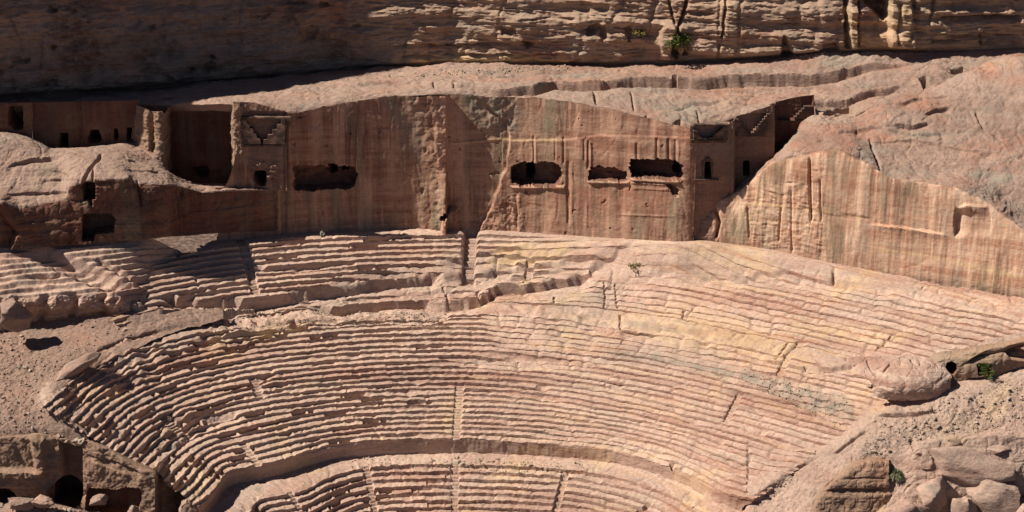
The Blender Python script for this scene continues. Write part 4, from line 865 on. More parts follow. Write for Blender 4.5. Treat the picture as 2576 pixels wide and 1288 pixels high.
tag(bo, 'narrow weathered rock buttress with a sunlit edge between the shaded tombs and the deep bay', 'rock')
# tomb with two flights of crowsteps on the corner left of the rear wall
zA = lambda *p: [((840 + x / 3.7875) * .67083, (380 + y / 3.7875) * .67083) for x, y in p]
tl = [(586, 250), (600, 252), (650, 256), (726, 284)]
tA, yA = rock_tomb('tomb front with two opposed crowstep flights over a ragged doorway, left of the tall wall', 590, 722, -2.55, -3.0, [(590, 256), (640, 258), (722, 282)], [(590, 480), (722, 480)],
  [zA((450, 985), (585, 985), (605, 1010), (590, 1195), (475, 1200), (405, 1110), (420, 1060))],
  steps=[zA((205, 600), (205, 238), (318, 238), (330, 300), (362, 310), (372, 370), (415, 378), (430, 440), (465, 448), (478, 510), (520, 522), (530, 600)), zA((568, 600), (568, 532), (625, 528), (628, 462), (690, 458), (692, 388), (758, 384), (760, 316), (815, 312), (818, 240), (880, 240), (870, 600))],
  ledges=[zA((200, 610), (840, 606), (840, 632), (200, 640)), zA((200, 210), (900, 214), (900, 240), (200, 236)), zA((880, 210), (960, 215), (945, 340), (930, 360))],
  seed=561, rough=.07, mat=M['tomb'], extra=lambda G, q, d: d - .45 * inside(q, zA((210, 240), (860, 240), (860, 600), (210, 600)), 2) - .5 * inside(q, zA((215, 190), (400, 135), (640, 150), (980, 160), (980, 205), (215, 205)), 2) + inside(q, zA((250, 780), (760, 900), (760, 1180), (620, 1150), (560, 960), (430, 960), (400, 1200), (280, 1130)), 3) * (.10 + fbm(G * 1.8, 3, 564) * .35) + fbm(S3(G, 1.4, 1.4, .05), 3, 563) * .08 * (q[..., 1] > 370) - .3 * np.exp(-((q[..., 0] - 715) / 3.) ** 2),
  tintv=lambda G, q, t: t)
# its flank: ragged corner lit from the left, back to the bay
fl = [[(588, 250, 5.6), (588, 330, 5.6), (588, 480, 5.6)], [(584, 255, 2.0), (584, 330, 2.2), (586, 478, 2.6)], [(583, 258, -1.4), (584, 330, -1.4), (592, 400, -1.2), (602, 478, -.9)], [(588, 256, -3.0), (590, 330, -3.0), (597, 390, -2.9), (601, 430, -2.7), (612, 478, -2.7)], [(604, 258, -3.1), (604, 330, -3.05), (609, 400, -2.95), (614, 430, -2.85), (622, 478, -2.8)], [(612, 260, -2.4), (612, 330, -2.4), (616, 400, -2.4), (622, 478, -2.4)]]
FG = loft([sight(r) for r in fl], 170, 90)
FG2, fn = rock(FG, .3, .28, .10, .5, 571, .14)
fo = link('rock_corner', mesh_of('rock_corner', FG2.reshape(-1, 3), grid_faces(90, 170).reshape(-1, 4), M['ochre'], ntint(FG, 572, .3, .3, .2).reshape(-1, 4)))
tag(fo, 'ragged sunlit rock corner beside the tomb with two flights of crowsteps', 'rock')

# ---------------------------------------------------------------- pale rock shoulder with a dark cut face below the shaded tombs
r0 = [(-200, 640, -17), (0, 628, -13.6), (100, 622, -12), (200, 615, -10.6), (300, 606, -9.6), (400, 598, -8.5), (480, 592, -7.0), (560, 586, -5.6), (640, 582, -4.0), (700, 580, -2.4)]
r1 = [(-200, 560, -16.6), (0, 560, -13.4), (60, 556, -11.8), (160, 545, -10.4), (240, 520, -9.8), (320, 520, -9.1), (400, 520, -8.2), (480, 520, -6.7), (560, 520, -5.4), (640, 520, -3.8), (700, 520, -2.4)]
r2 = [(-200, 500, -16), (0, 508, -12.8), (48, 524, -11.4), (100, 512, -10.4), (158, 502, -9.9), (178, 470, -9.7), (210, 456, -9.5), (260, 452, -9.2), (322, 448, -8.6), (336, 460, -8.2), (400, 462, -7.5), (460, 470, -6.6), (520, 484, -5.9), (560, 480, -5.3), (640, 478, -3.7), (700, 478, -2.3)]
r3 = [(-200, 450, -13), (0, 478, -10.2), (50, 478, -9.4), (110, 470, -8.8), (150, 462, -8.2), (175, 430, -7.9), (230, 418, -7.4), (300, 424, -7), (340, 436, -6.8), (400, 448, -6.3), (460, 464, -5.7), (520, 479, -5.4), (560, 477, -4.9), (640, 475, -3.3), (700, 476, -2.0)]
r4 = [(-200, 390, -10), (0, 424, -7.6), (60, 410, -6.8), (110, 402, -6.2), (160, 396, -5.8), (230, 392, -5.2), (300, 398, -5), (350, 414, -4.9), (410, 434, -4.6), (450, 452, -4.5), (500, 470, -4.4), (560, 474, -4.2), (640, 472, -2.6), (700, 474, -1.5)]
r5 = [(-200, 350, -7), (0, 345, -4.6), (60, 352, -4), (110, 370, -3.6), (128, 378, -3.3), (190, 379, -3), (270, 377, -2.6), (310, 382, -2.4), (350, 400, -2.4), (410, 424, -2.4), (450, 448, -2.6), (500, 466, -2.8), (560, 470, -2.8), (640, 468, -1.8), (700, 470, -1)]
r6 = [(-200, 335, -3), (0, 334, -1.8), (60, 343, -1.5), (110, 366, -1), (128, 376, 0), (190, 376, .6), (270, 364, .8), (310, 362, .9), (350, 372, .9), (410, 385, .8), (425, 440, 1), (500, 462, 1.6), (560, 466, 1.8), (640, 466, 0), (700, 468, 0)]
r7 = [(-200, 332, 2), (0, 333, 2), (60, 345, 2), (110, 368, 3), (190, 374, 3.5), (270, 360, 4), (350, 358, 4), (410, 372, 4), (425, 445, 6.5), (500, 458, 7.5), (560, 460, 7.5), (640, 464, 3), (700, 466, 2)]
fw = lambda r, k: [(a, b, y - k * float(sstep(500, 390, a)) * float(sstep(-260, -60, a))) for a, b, y in r]
r0, r1, r2, r3, r4, r5 = fw(r0, 3.8), fw(r1, 3.8), fw(r2, 3.7), fw(r3, 3.2), fw(r4, 2.4), fw(r5, 1.2)
LG = loft([sight(r) for r in (r0, r1, r2, r3, r4, r5, r6, r7)], 520, 330)
lq = proj(LG); LG2, ln_ = rock(LG, .35, .16, .12, .7, 601, .05)
LG2 = marks(LG2, ln_, lq, scarps=[([(10, 428), (40, 410), (80, 400), (130, 394), (178, 386)], .8, 12), ([(300, 448), (230, 462), (180, 468)][::-1], .2, 10), ([(0, 489), (60, 486), (150, 482), (195, 484)], .4, 12), ([(300, 402), (340, 404), (420, 440)], .3, 12), ([(90, 455), (150, 452), (200, 452)], .2, 10), ([(305, 424), (360, 430), (420, 428)], .25, 10), ([(170, 505), (225, 502)], .3, 6)],
  cracks=[([(258, 385), (222, 430), (205, 470), (232, 520)], 3, .7), ([(235, 420), (232, 470), (228, 520)], 2.5, .4), ([(462, 470), (450, 520), (455, 590)], 3, .5), ([(345, 452), (355, 520)], 2.5, .4)],
  holes=[([(207, 462), (214, 456), (234, 458), (240, 470), (240, 502), (208, 506)], 2.6), ([(206, 542), (216, 538), (280, 540), (290, 552), (286, 584), (258, 588), (238, 590), (236, 606), (206, 606)], 3.0), ([(-60, 500), (16, 520), (50, 585), (20, 640), (-80, 640)], 1.6)], wobble=2)
lt_ = ntint(LG, 610, .1, .5, .3, .1); lab_ = in_label(lq, [[(207, 462), (214, 456), (234, 458), (240, 470), (240, 502), (208, 506)], [(206, 542), (216, 538), (280, 540), (290, 552), (286, 584), (258, 588), (238, 590), (236, 606), (206, 606)]])
r2p = np.array([(a, b) for a, b, _ in r2], float); qc_ = (lq[1:, 1:] + lq[:-1, :-1]) / 2
fc = (qc_[..., 1] > np.interp(qc_[..., 0], r2p[:, 0], r2p[:, 1]) + 2)
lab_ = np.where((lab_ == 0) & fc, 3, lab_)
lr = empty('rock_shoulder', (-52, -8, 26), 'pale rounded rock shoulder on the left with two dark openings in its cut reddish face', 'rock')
grid_objects(LG2, {0: ('rock_top', M['terrace'], lr), 1: ('opening', M['shade_redwall'], lr), 2: ('opening', M['shade_redwall'], lr), 3: ('cut_face', M['shade_redwall'], lr)}, lab_, None, lt_, 40)

# ---------------------------------------------------------------- worn seats and undercut boulders below it, left edge
s0 = [(-220, 645, -19), (0, 618, -15.5), (200, 608, -13.2), (330, 600, -12.2), (430, 594, -9.8), (480, 588, -6.4), (640, 580, -3.4)]
s1 = [(-220, 680, -21), (0, 640, -17), (100, 636, -16), (200, 634, -15), (330, 630, -13.4), (430, 626, -10.6), (480, 622, -8.6), (640, 600, -4)]
s2 = [(-220, 710, -23), (0, 672, -19.4), (100, 674, -18.4), (200, 672, -17.2), (300, 664, -15.4), (380, 664, -13.2), (480, 650, -10.6), (640, 620, -6)]
s3 = [(-220, 745, -25), (0, 708, -21.5), (100, 708, -20.5), (200, 702, -19.2), (290, 700, -18), (360, 716, -17.2), (430, 720, -15.4), (520, 690, -12), (640, 660, -9)]
s4 = [(-220, 775, -27), (0, 738, -24), (60, 745, -23.6), (130, 742, -22.8), (200, 735, -21.8), (270, 728, -20.8), (330, 760, -20.8), (400, 775, -20), (470, 790, -18.8), (640, 760, -14)]
s5 = [(-220, 830, -27.6), (0, 775, -24.6), (60, 776, -24.2), (130, 770, -23.3), (200, 768, -22.4), (270, 764, -21.6), (330, 790, -21.6), (400, 800, -21.4), (470, 812, -20.4), (640, 800, -16)]
s6 = [(-220, 880, -27.4), (0, 842, -24.8), (60, 838, -24.4), (130, 828, -23.6), (200, 822, -22.8), (270, 815, -22), (330, 812, -22.2), (400, 815, -22.4), (470, 830, -21.8), (640, 830, -18)]
EG = loft([sight(r) for r in (s0, s1, s2, s3, s4, s5, s6)], 460, 330)
EG[..., 2] -= 3.0 * sstep(330, 450, proj(EG)[..., 0] + .35 * (proj(EG)[..., 1] - 700)) * sstep(800, 740, proj(EG)[..., 1])
eq = proj(EG); EG2, en = rock(EG, .45, .12, 0, .7, 621, .05, crease=.35)
ex, ey = eq[..., 0], eq[..., 1]
up = 1 - sstep(725, 760, ey)
w_ = fbm(S3(EG, .14, .3, .3), 3, 622) * 1.2
ph = (ey + .11 * ex) / 15.5 + w_ * .22 * 1.6; fr = ph - np.floor(ph)
EG2[..., 2] += (fr - sstep(.60, .97, fr) - .1) * (.62 + .3 * fbm(S3(EG, .25, .5, .5), 2, 624)) * up * sstep(612, 640, ey)
ed = np.zeros(ex.shape)
ed -= 1.6 * inside(eq, [(60, 640), (200, 700), (270, 730), (330, 720), (240, 680), (120, 625)], 10)
for px, a in [(-60, 1.0), (110, .9), (185, 1.0), (262, 1.0), (335, .8)]: ed -= .75 * a * np.exp(-((ex + fbm(EG * .5, 3, 626) * 22 - px) / 11) ** 2) * sstep(730, 760, ey)
ed -= 1.9 * sstep(765, 822, ey) * sstep(0, 60, ex)
ed += fbm(EG * .55, 4, 627, ridge=True) * .5 * sstep(735, 760, ey)
EG2 = EG2 + en * ed[..., None]
EG2 = marks(EG2, en, eq, scarps=[([(60, 690), (130, 700), (160, 690)], .5, 8), ([(400, 700), (480, 742), (560, 760)], .4, 10)], cracks=[([(240, 655), (330, 700), (430, 745)], 5, .8), ([(125, 660), (160, 690)], 4, .5)])
eo = link('worn_seats', mesh_of('worn_seats', EG2.reshape(-1, 3), grid_faces(330, 460)[..., ::-1].reshape(-1, 4), M['seats'], ntint(EG, 625, .1, .6, .2, .1).reshape(-1, 4)))
tag(eo, 'badly worn rows of seats on undercut grey boulders at the left edge of the theatre', 'rock')

# ---------------------------------------------------------------- sandy slope left of the theatre
g0 = [(-300, 850, -23), (0, 815, -23.2), (150, 805, -22.4), (330, 790, -21.2), (420, 780, -19.2), (560, 775, -17)]
g1 = [(-300, 900, -27), (0, 850, -26.3), (150, 842, -25.2), (330, 822, -23.3), (440, 806, -21.2), (560, 800, -19)]
g2 = [(-300, 960, -32.5), (0, 905, -31.5), (120, 895, -31), (230, 880, -29.5), (330, 856, -25.6), (420, 842, -24)]
g3 = [(-300, 1020, -39), (0, 975, -37.8), (90, 968, -37.6), (165, 950, -37.6), (210, 960, -36.6)]
g4 = [(-300, 1070, -43.4), (0, 1030, -42.6), (80, 1025, -42.7), (125, 1010, -43.2), (150, 1030, -43.2)]
g5 = [(-300, 1100, -45.4), (0, 1080, -45.4), (90, 1082, -45.6), (160, 1085, -45.6), (220, 1092, -45.6)]
g6 = [(-300, 1115, -45.9), (0, 1100, -46), (90, 1100, -46), (160, 1105, -46), (225, 1112, -46)]
SG = loft([sight(r) for r in (g0, g1, g2, g3, g4, g5, g6)], 260, 260)
sq_ = proj(SG); SG2, sn = rock(SG, .25, .16, 0, 1, 641, .09, (0, 0, 1))
SG2[..., 2] += .35 * np.clip(fbm(SG * .7, 4, 643, ridge=True), 0, 1) * np.maximum(inside(sq_, [(-300, 840), (90, 850), (60, 960), (120, 1090), (-300, 1110)], 30), .3)
so_ = link('ground', mesh_of('ground', SG2.reshape(-1, 3), grid_faces(260, 260)[..., ::-1].reshape(-1, 4), M['sand'], ntint(SG, 645, .1, .35, .3).reshape(-1, 4)))
tag(so_, 'sandy stony ground sloping beside the left edge of the seats', None, None, 'structure')

# ---------------------------------------------------------------- end wall of the seating and cave tombs, lower left
t0 = [(-220, 1092, -43), (0, 1085, -43.2), (90, 1085, -43.4), (205, 1090, -43.6), (290, 1126, -44), (390, 1180, -44.4), (500, 1250, -44.6)]
t1 = [(-220, 1104, -46), (0, 1098, -46.1), (70, 1094, -46.2), (92, 1090, -46.2), (150, 1100, -46.3), (200, 1112, -46.4), (216, 1112, -46.6), (262, 1126, -47), (300, 1146, -47.4), (345, 1172, -47.9), (392, 1190, -48.2), (455, 1240, -46), (500, 1262, -45.6)]
t2 = [(-220, 1190, -46.6), (0, 1180, -46.8), (92, 1178, -46.9), (200, 1180, -47), (216, 1180, -47.3), (300, 1200, -48), (392, 1225, -48.8), (455, 1270, -46.5), (500, 1290, -46)]
t3 = [(-220, 1300, -47.4), (0, 1290, -47.6), (200, 1290, -47.8), (216, 1290, -48.1), (300, 1300, -48.6), (392, 1310, -49.4), (455, 1330, -47), (500, 1340, -46.6)]
t4 = [(-220, 1420, -48), (0, 1420, -48.4), (200, 1420, -48.6), (300, 1420, -49.2), (392, 1420, -50), (500, 1420, -47.6)]
QG = loft([sight(r) for r in (t0, t1, t2, t3, t4)], 420, 260)
qq = proj(QG); qn = np.zeros_like(QG); qn[..., 1] = -1; qx, qy = qq[..., 0], qq[..., 1]
QG2, _ = rock(QG, .30, .25, .06, .9, 661, .08, (0, -1, 0))
qd = np.zeros(qx.shape)
qd -= 2.2 * inside(qq, [(150, 1112), (206, 1128), (207, 1240), (196, 1290), (110, 1290), (120, 1230), (160, 1200)], 3)
qd += .7 * inside(qq, [(78, 1095), (110, 1105), (120, 1180), (92, 1182)], 7) + .5 * inside(qq, [(-200, 1178), (112, 1178), (112, 1196), (-200, 1200)], 3) + .3 * inside(qq, [(-200, 1178), (112, 1178), (90, 1225), (-200, 1225)], 4)
qd -= 1.4 * inside(qq, [(392, 1190), (460, 1235), (460, 1420), (392, 1420)], 2) * 2.0
qd += fbm(QG * .8, 3, 662) * .12
for pl, h in [([(208, 1140), (300, 1165), (345, 1185), (360, 1200)], .35), ([(215, 1152), (300, 1185), (330, 1195)], -.25)]: qd -= h * scarp(qq, pl, 12, 2, .1)
caves = [[(-60, 1232), (0, 1229), (24, 1230), (40, 1246), (40, 1264), (18, 1275), (-60, 1275)], [(128, 1238), (140, 1222), (165, 1216), (184, 1224), (196, 1240), (196, 1290), (126, 1290)], [(218, 1238), (226, 1228), (270, 1229), (290, 1234), (320, 1226), (350, 1228), (356, 1240), (354, 1262), (340, 1300), (330, 1420), (212, 1420), (214, 1280)]]
for p in caves: qd = np.minimum(qd, qd - 3.6 * (1 - sstep(-2, .8, poly_sd(qq, p, 14))))
QG2 = QG2 + qn * qd[..., None]
ew = empty('end_wall', (-45, -47, 5), 'brown end wall of the seating with three black cave mouths, at the lower left edge', 'rock wall')
grid_objects(QG2, {0: ('wall_face', M['ochre'], ew), 1: ('cave_mouth', M['shade_redwall'], ew), 2: ('cave_mouth', M['shade_redwall'], ew), 3: ('cave_mouth', M['shade_redwall'], ew)}, in_label(qq, caves), None, ntint(QG, 665, .3, .3, .2, .2).reshape(QG.shape[:2] + (4,)), 40)
# ground in front of the caves
h0 = [(-220, 1275, -46.8), (0, 1268, -47), (60, 1250, -47.2), (120, 1262, -47.4), (200, 1280, -47.6), (300, 1300, -48), (400, 1330, -48.4), (520, 1340, -46.8)]
h1 = [(-220, 1300, -49), (0, 1290, -49.4), (60, 1262, -49), (120, 1278, -49.4), (200, 1296, -49.8), (300, 1330, -50.4), (400, 1360, -51), (520, 1370, -50)]
h2 = [(-220, 1420, -54), (0, 1420, -54.5), (200, 1420, -55), (400, 1460, -55.5), (520, 1470, -55)]
HG = loft([sight(r) for r in (h0, h1, h2)], 200, 90); HG2, _ = rock(HG, .25, .15, 0, 1, 681, .06, (0, 0, 1))
ho = link('path', mesh_of('path', HG2.reshape(-1, 3), grid_faces(90, 200)[..., ::-1].reshape(-1, 4), M['sand'], ntint(HG, 682, .1, .4, .2).reshape(-1, 4))); tag(ho, 'grey dusty path in front of the cave mouths', None, None, 'structure')
# ---------------------------------------------------------------- three tombs on the corner right of the rear wall
zB = lambda *p: [((2560 + x / 3.577) * .67083, (340 + y / 3.577) * .67083) for x, y in p]
def stair(x0, y0, x1, y1, n):        # zig-zag from (x0, y0) up to (x1, y1)
    o = []
    for k in range(n):
        a = x0 + (x1 - x0) * k / n; b = x0 + (x1 - x0) * (k + 1) / n; y = y0 + (y1 - y0) * (k + 1) / n; o += [(a, y), (b, y)]
    return o
rock_tomb('tomb front with a framed narrow doorway under a low crowstep band, beside the tall wall', 1736, 1846, -9.4, -8.4, [(1736, 318), (1846, 306)], [(1736, 640), (1846, 640)],
  [zB((300, 960), (335, 950), (372, 960), (380, 1170), (298, 1175))],
  steps=[zB((300, 640), *stair(370, 640, 575, 470, 6), (600, 470), (600, 640)), zB((140, 640), (140, 520), (200, 540), (230, 600), (300, 640))],
  ledges=[zB((100, 648), (590, 646), (590, 690), (110, 692)), zB((150, 440), (600, 440), (600, 470), (150, 470)), zB((150, 1178), (480, 1178), (480, 1200), (150, 1205))],
  frames=[zB((262, 950), (280, 940), (284, 1176), (264, 1176)), zB((388, 950), (406, 955), (408, 1176), (390, 1176)), zB((280, 938), (345, 880), (355, 890), (400, 950), (300, 948))],
  seed=701, rough=.06, mat=M['tomb'], extra=lambda G, q, d: d - .5 * inside(q, zB((150, 475), (590, 475), (590, 640), (150, 640)), 2) - .5 * inside(q, zB((140, 395), (620, 405), (620, 438), (140, 440)), 2))
rock_tomb('tomb front with tall crowsteps rising to the right above a plain black doorway', 1838, 1948, -6.4, -5.8, [(1838, 300), (1880, 286), (1948, 262)], [(1838, 620), (1948, 620)],
  [zB((818, 945), (885, 940), (900, 1000), (895, 1135), (870, 1145), (815, 1130))],
  steps=[zB((918, 585), *stair(918, 585, 1150, 300, 8), (1170, 300), (1170, 585)), zB((690, 585), (665, 420), (700, 360), (745, 380), (800, 440), (850, 520), (900, 585))],
  ledges=[zB((650, 575), (1160, 580), (1160, 606), (650, 606))],
  seed=711, rough=.06, mat=M['tomb'], extra=lambda G, q, d: d - .5 * inside(q, zB((720, 330), (1150, 300), (1150, 580), (700, 580)), 2))
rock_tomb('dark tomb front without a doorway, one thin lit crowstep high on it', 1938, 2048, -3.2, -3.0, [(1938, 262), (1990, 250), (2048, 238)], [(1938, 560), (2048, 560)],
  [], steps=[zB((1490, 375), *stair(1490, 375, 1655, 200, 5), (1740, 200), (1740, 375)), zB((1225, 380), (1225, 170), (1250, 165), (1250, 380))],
  ledges=[zB((1310, 388), (1740, 388), (1740, 412), (1310, 412))], seed=721, rough=.06, mat=M['shade_redwall'], extra=lambda G, q, d: d - .5 * inside(q, zB((1250, 100), (1740, 70), (1740, 385), (1250, 385)), 2))
# short return walls between the stepped-back fronts
for k, (pa, ya, yb, top, bot) in enumerate([(1846, -8.6, -5.6, 306, 640), (1946, -5.8, -2.6, 262, 600)]):
    rr = [[(pa + 2, top, yb), (pa + 2, bot, yb)], [(pa - 3, top - 2, ya), (pa - 3, bot, ya)], [(pa - 9, top, ya + .1), (pa - 9, bot, ya + .1)]]
    WGk = loft([sight(r) for r in rr], 170, 40); a, _ = rock(WGk, .1, .08, 0, 1, 731 + k, .04)
    o = link('rock_return', mesh_of('rock_return', a.reshape(-1, 3), grid_faces(40, 170).reshape(-1, 4), M['tomb'], ntint(WGk, 735 + k, .1, .3, .3, .3).reshape(-1, 4)))
    tag(o, ['shaded side face between the framed-door tomb and the middle tomb', 'shaded side face between the middle tomb and the furthest dark tomb'][k], 'rock wall')
rr = [[(2046, 238, -3.4), (2046, 300, -3.4), (2046, 420, -3.4)], [(2042, 238, -.5), (2042, 300, -.5), (2042, 420, -.5)]]

# ---------------------------------------------------------------- rubble slope and gully right of the seats
q0 = [(1790, 1345, -50), (1850, 1290, -48), (1900, 1240, -46.5), (1960, 1200, -45.4), (2050, 1130, -44.2), (2150, 1062, -42.4), (2200, 1015, -40.6), (2300, 985, -39.6), (2390, 940, -38.6), (2440, 902, -38), (2500, 880, -37.9), (2576, 862, -38), (2800, 815, -38)]
q1 = [(1800, 1360, -50.6), (1860, 1305, -49), (1920, 1250, -47.3), (1980, 1210, -46.2), (2060, 1142, -45), (2160, 1078, -43.6), (2230, 1030, -42.2), (2320, 995, -41.2), (2400, 960, -40), (2450, 950, -39.6), (2510, 930, -39.4), (2576, 915, -39.3), (2800, 880, -39.3)]
q2 = [(1850, 1380, -52), (1920, 1310, -49.8), (1980, 1260, -48.4), (2060, 1190, -47), (2150, 1130, -46), (2230, 1080, -45), (2330, 1030, -43.6), (2420, 985, -42), (2480, 970, -41.5), (2576, 950, -41), (2800, 920, -41)]
q3 = [(1920, 1420, -54), (2000, 1330, -51.4), (2070, 1250, -49.6), (2140, 1180, -48), (2210, 1150, -47.4), (2310, 1100, -46.4), (2420, 1060, -45.4), (2576, 1030, -44.7), (2800, 1000, -44.5)]
q4 = [(2000, 1480, -56), (2060, 1400, -54), (2120, 1330, -52.4), (2170, 1260, -50.6), (2240, 1200, -49), (2330, 1150, -48.2), (2440, 1115, -47.6), (2576, 1090, -47), (2800, 1060, -46.6)]
q5 = [(2060, 1560, -58), (2120, 1480, -56), (2180, 1400, -54.4), (2250, 1300, -52), (2330, 1240, -50.6), (2440, 1200, -49.8), (2576, 1170, -49.2), (2800, 1140, -48.6)]
q6 = [(2120, 1660, -60), (2200, 1560, -58), (2280, 1450, -55), (2360, 1370, -53), (2460, 1320, -52), (2576, 1300, -51.4), (2800, 1260, -50.6)]
q7 = [(2160, 1860, -64), (2300, 1700, -60), (2420, 1560, -57), (2576, 1480, -55.4), (2800, 1420, -54)]
_q0 = np.array([on_bowl(a, b) + np.array([0, 0, .05]) if a < 2450 else at_y(a, b, c) for a, b, c in q0])
_qi = np.array([on_bowl(a - 45, b - 22) - np.array([0, 0, .3]) if a < 2450 else at_y(a - 30, b - 20, c + 1.5) for a, b, c in q0])
RG = loft([_qi, _q0] + [sight(r) for r in (q1, q2, q3, q4, q5, q6, q7)], 520, 420)
rq = proj(RG); RG2, rn_ = rock(RG, .40, .20, .05, .5, 801, .07)
RG2 = marks(RG2, rn_, rq, scarps=[([(2190, 1052), (2240, 1040), (2330, 1034), (2380, 1030)], .8, 8), ([(2300, 1160), (2330, 1170), (2350, 1178)], .6, 10), ([(2060, 1240), (2200, 1230)], .6, 12)],
   cracks=[([(1830, 1290), (1870, 1275), (1880, 1252)], 4, .6), ([(1990, 1190), (2060, 1140), (2080, 1125)], 4, .6), ([(2290, 1105), (2300, 1150)], 4, .5), ([(2100, 1140), (2180, 1085)], 3, .4)], wobble=6)
RG2[..., 2] += .20 * np.clip(fbm(RG * .9, 4, 803, ridge=True), 0, 1) * inside(rq, [(2230, 1060), (2400, 1000), (2576, 980), (2700, 1060), (2440, 1080), (2300, 1120), (2150, 1180), (2120, 1150)], 25)
RG2[..., 2] += (1.0 + .5 * fbm(RG * .3, 3, 807)) * inside(rq, [(2300, 1120), (2576, 1095), (2750, 1120), (2750, 1420), (2260, 1450), (2260, 1260)], 25)
ro = link('rubble_slope', mesh_of('rubble_slope', RG2.reshape(-1, 3), grid_faces(420, 520)[..., ::-1].reshape(-1, 4), M['slope'], ntint(RG, 805, .35, .4, .35).reshape(-1, 4)))
tag(ro, 'pale rocky slope right of the seats running down to a gully', None, None, 'structure')
# gully wall with a round cave and an undercut, top right of the slope
v0 = [(2335, 985, -40.2), (2370, 975, -40), (2410, 960, -39.8), (2450, 950, -40.4), (2500, 945, -40.2), (2560, 925, -39.8), (2700, 900, -39.5)]
v1 = [(2335, 960, -40.1), (2370, 940, -39.7), (2412, 930, -39.8), (2440, 930, -40.4), (2500, 915, -40.2), (2560, 900, -39.9), (2700, 870, -39.5)]
v2 = [(2335, 930, -39.4), (2365, 905, -39), (2400, 895, -39), (2430, 890, -39.4), (2455, 884, -39.6), (2500, 878, -39.4), (2560, 862, -39.2), (2700, 830, -39)]
v3 = [(2335, 900, -37.6), (2365, 885, -37.4), (2400, 880, -37.2), (2440, 872, -37), (2500, 862, -36.8), (2560, 848, -36.6), (2700, 810, -36.6)]
VG = loft([sight(r) for r in (v0, v1, v2, v3)], 260, 120); vq = proj(VG); VG2, vn = rock(VG, .22, .12, .05, .5, 821, .05)
VG2 = marks(VG2, vn, vq, scarps=[([(2410, 925), (2440, 905), (2480, 882), (2540, 870), (2600, 860)], 1.2, 14)], holes=[([(2378, 930), (2382, 914), (2394, 909), (2406, 916), (2408, 932), (2400, 943), (2384, 943)], 3.0), ([(2459, 920), (2464, 915), (2494, 916), (2496, 944), (2462, 946)], 1.8), ([(2530, 885), (2560, 875), (2600, 890), (2590, 910), (2545, 905)], 1.0)], wobble=1.5)
vo = empty('gully_wall', (52, -40, 19), 'low rock wall with a round black cave and a square niche at the right edge', 'rock wall')
grid_objects(VG2, {0: ('wall_face', M['ochre'], vo), 1: ('cave_mouth', M['shade_redwall'], vo), 2: ('niche', M['ochre'], vo)}, in_label(vq, [[(2378, 930), (2382, 914), (2394, 909), (2406, 916), (2408, 932), (2400, 943), (2384, 943)], [(2459, 920), (2464, 915), (2494, 916), (2496, 944), (2462, 946)]]), None, ntint(VG, 823, .2, .4, .3), 40)
# flat cushion of bare rock below the worn seats
c0 = [(2190, 985, -40.9), (2210, 1000, -41.6), (2260, 1008, -42.2), (2320, 1006, -42.3), (2360, 998, -42.1), (2392, 980, -41.4)]
c00 = [(2195, 970, -41.0), (2212, 981, -41.8), (2260, 985, -42.5), (2320, 983, -42.6), (2360, 976, -42.4), (2392, 963, -41.5)]
c1 = [(2180, 950, -40.4), (2205, 964, -41.3), (2260, 964, -42.1), (2320, 962, -42.3), (2356, 955, -42), (2395, 945, -41)]
c2 = [(2140, 915, -38.6), (2200, 930, -39.9), (2260, 930, -40.7), (2320, 925, -40.8), (2356, 925, -40.4), (2380, 930, -40)]
c3 = [(2110, 900, -37.6), (2180, 898, -38), (2250, 895, -38.2), (2320, 900, -38.5), (2370, 905, -38.6)]
UG = loft([sight(r) for r in (c0, c00, c1, c2, c3)], 240, 130); uq = proj(UG); UG2, un = rock(UG, .25, .10, 0, .5, 831, .04)
UG2 = marks(UG2, un, uq, scarps=[([(2120, 920), (2150, 922), (2160, 915)][::-1], .3, 6)], cracks=[([(2290, 905), (2310, 925), (2325, 945)], 2.5, .4), ([(2180, 905), (2190, 930), (2205, 950)], 2, .3), ([(2240, 915), (2220, 935)], 2, .3)])
uo = link('rock_cushion', mesh_of('rock_cushion', UG2.reshape(-1, 3), grid_faces(130, 240)[..., ::-1].reshape(-1, 4), M['seats'], ntint(UG, 833, .1, .4, .4).reshape(-1, 4))); tag(uo, 'flat smooth pinkish rock with a dark undercut lip, left of the round cave', 'rock')

# ---------------------------------------------------------------- layered outcrop and rocks in the lower right corner
o0 = [(2020, 1420, -54), (2040, 1340, -53), (2055, 1300, -52.6), (2100, 1330, -52.6), (2150, 1330, -52.4), (2200, 1330, -52), (2245, 1330, -51.7)]
o1 = [(2022, 1380, -53.6), (2042, 1300, -52.4), (2056, 1270, -51.8), (2100, 1250, -51.4), (2150, 1245, -51.1), (2200, 1240, -50.8), (2240, 1240, -50.4)]
o2 = [(2025, 1340, -52.8), (2046, 1268, -51.4), (2075, 1235, -50.9), (2105, 1212, -50.5), (2150, 1205, -50.2), (2200, 1200, -49.9), (2236, 1195, -49.6)]
o3 = [(2030, 1310, -51.6), (2060, 1240, -50.4), (2098, 1208, -49.8), (2128, 1182, -49.3), (2160, 1166, -49), (2200, 1160, -48.8), (2236, 1162, -48.7)]
o4 = [(2050, 1290, -49.6), (2080, 1225, -48.6), (2112, 1190, -48), (2140, 1165, -47.4), (2170, 1152, -47), (2210, 1146, -46.8), (2242, 1148, -46.8)]
OG = loft([sight(r) for r in (o0, o1, o2, o3, o4)], 220, 230); oq = proj(OG); OG2, on_ = rock(OG, .25, .16, .14, .8, 841, .07)
OG2 = marks(OG2, on_, oq, scarps=[([(2050, 1238), (2110, 1228), (2180, 1230), (2260, 1226)], .5, 10), ([(2110, 1204), (2180, 1200), (2240, 1204)], .25, 8)], wobble=2.5)
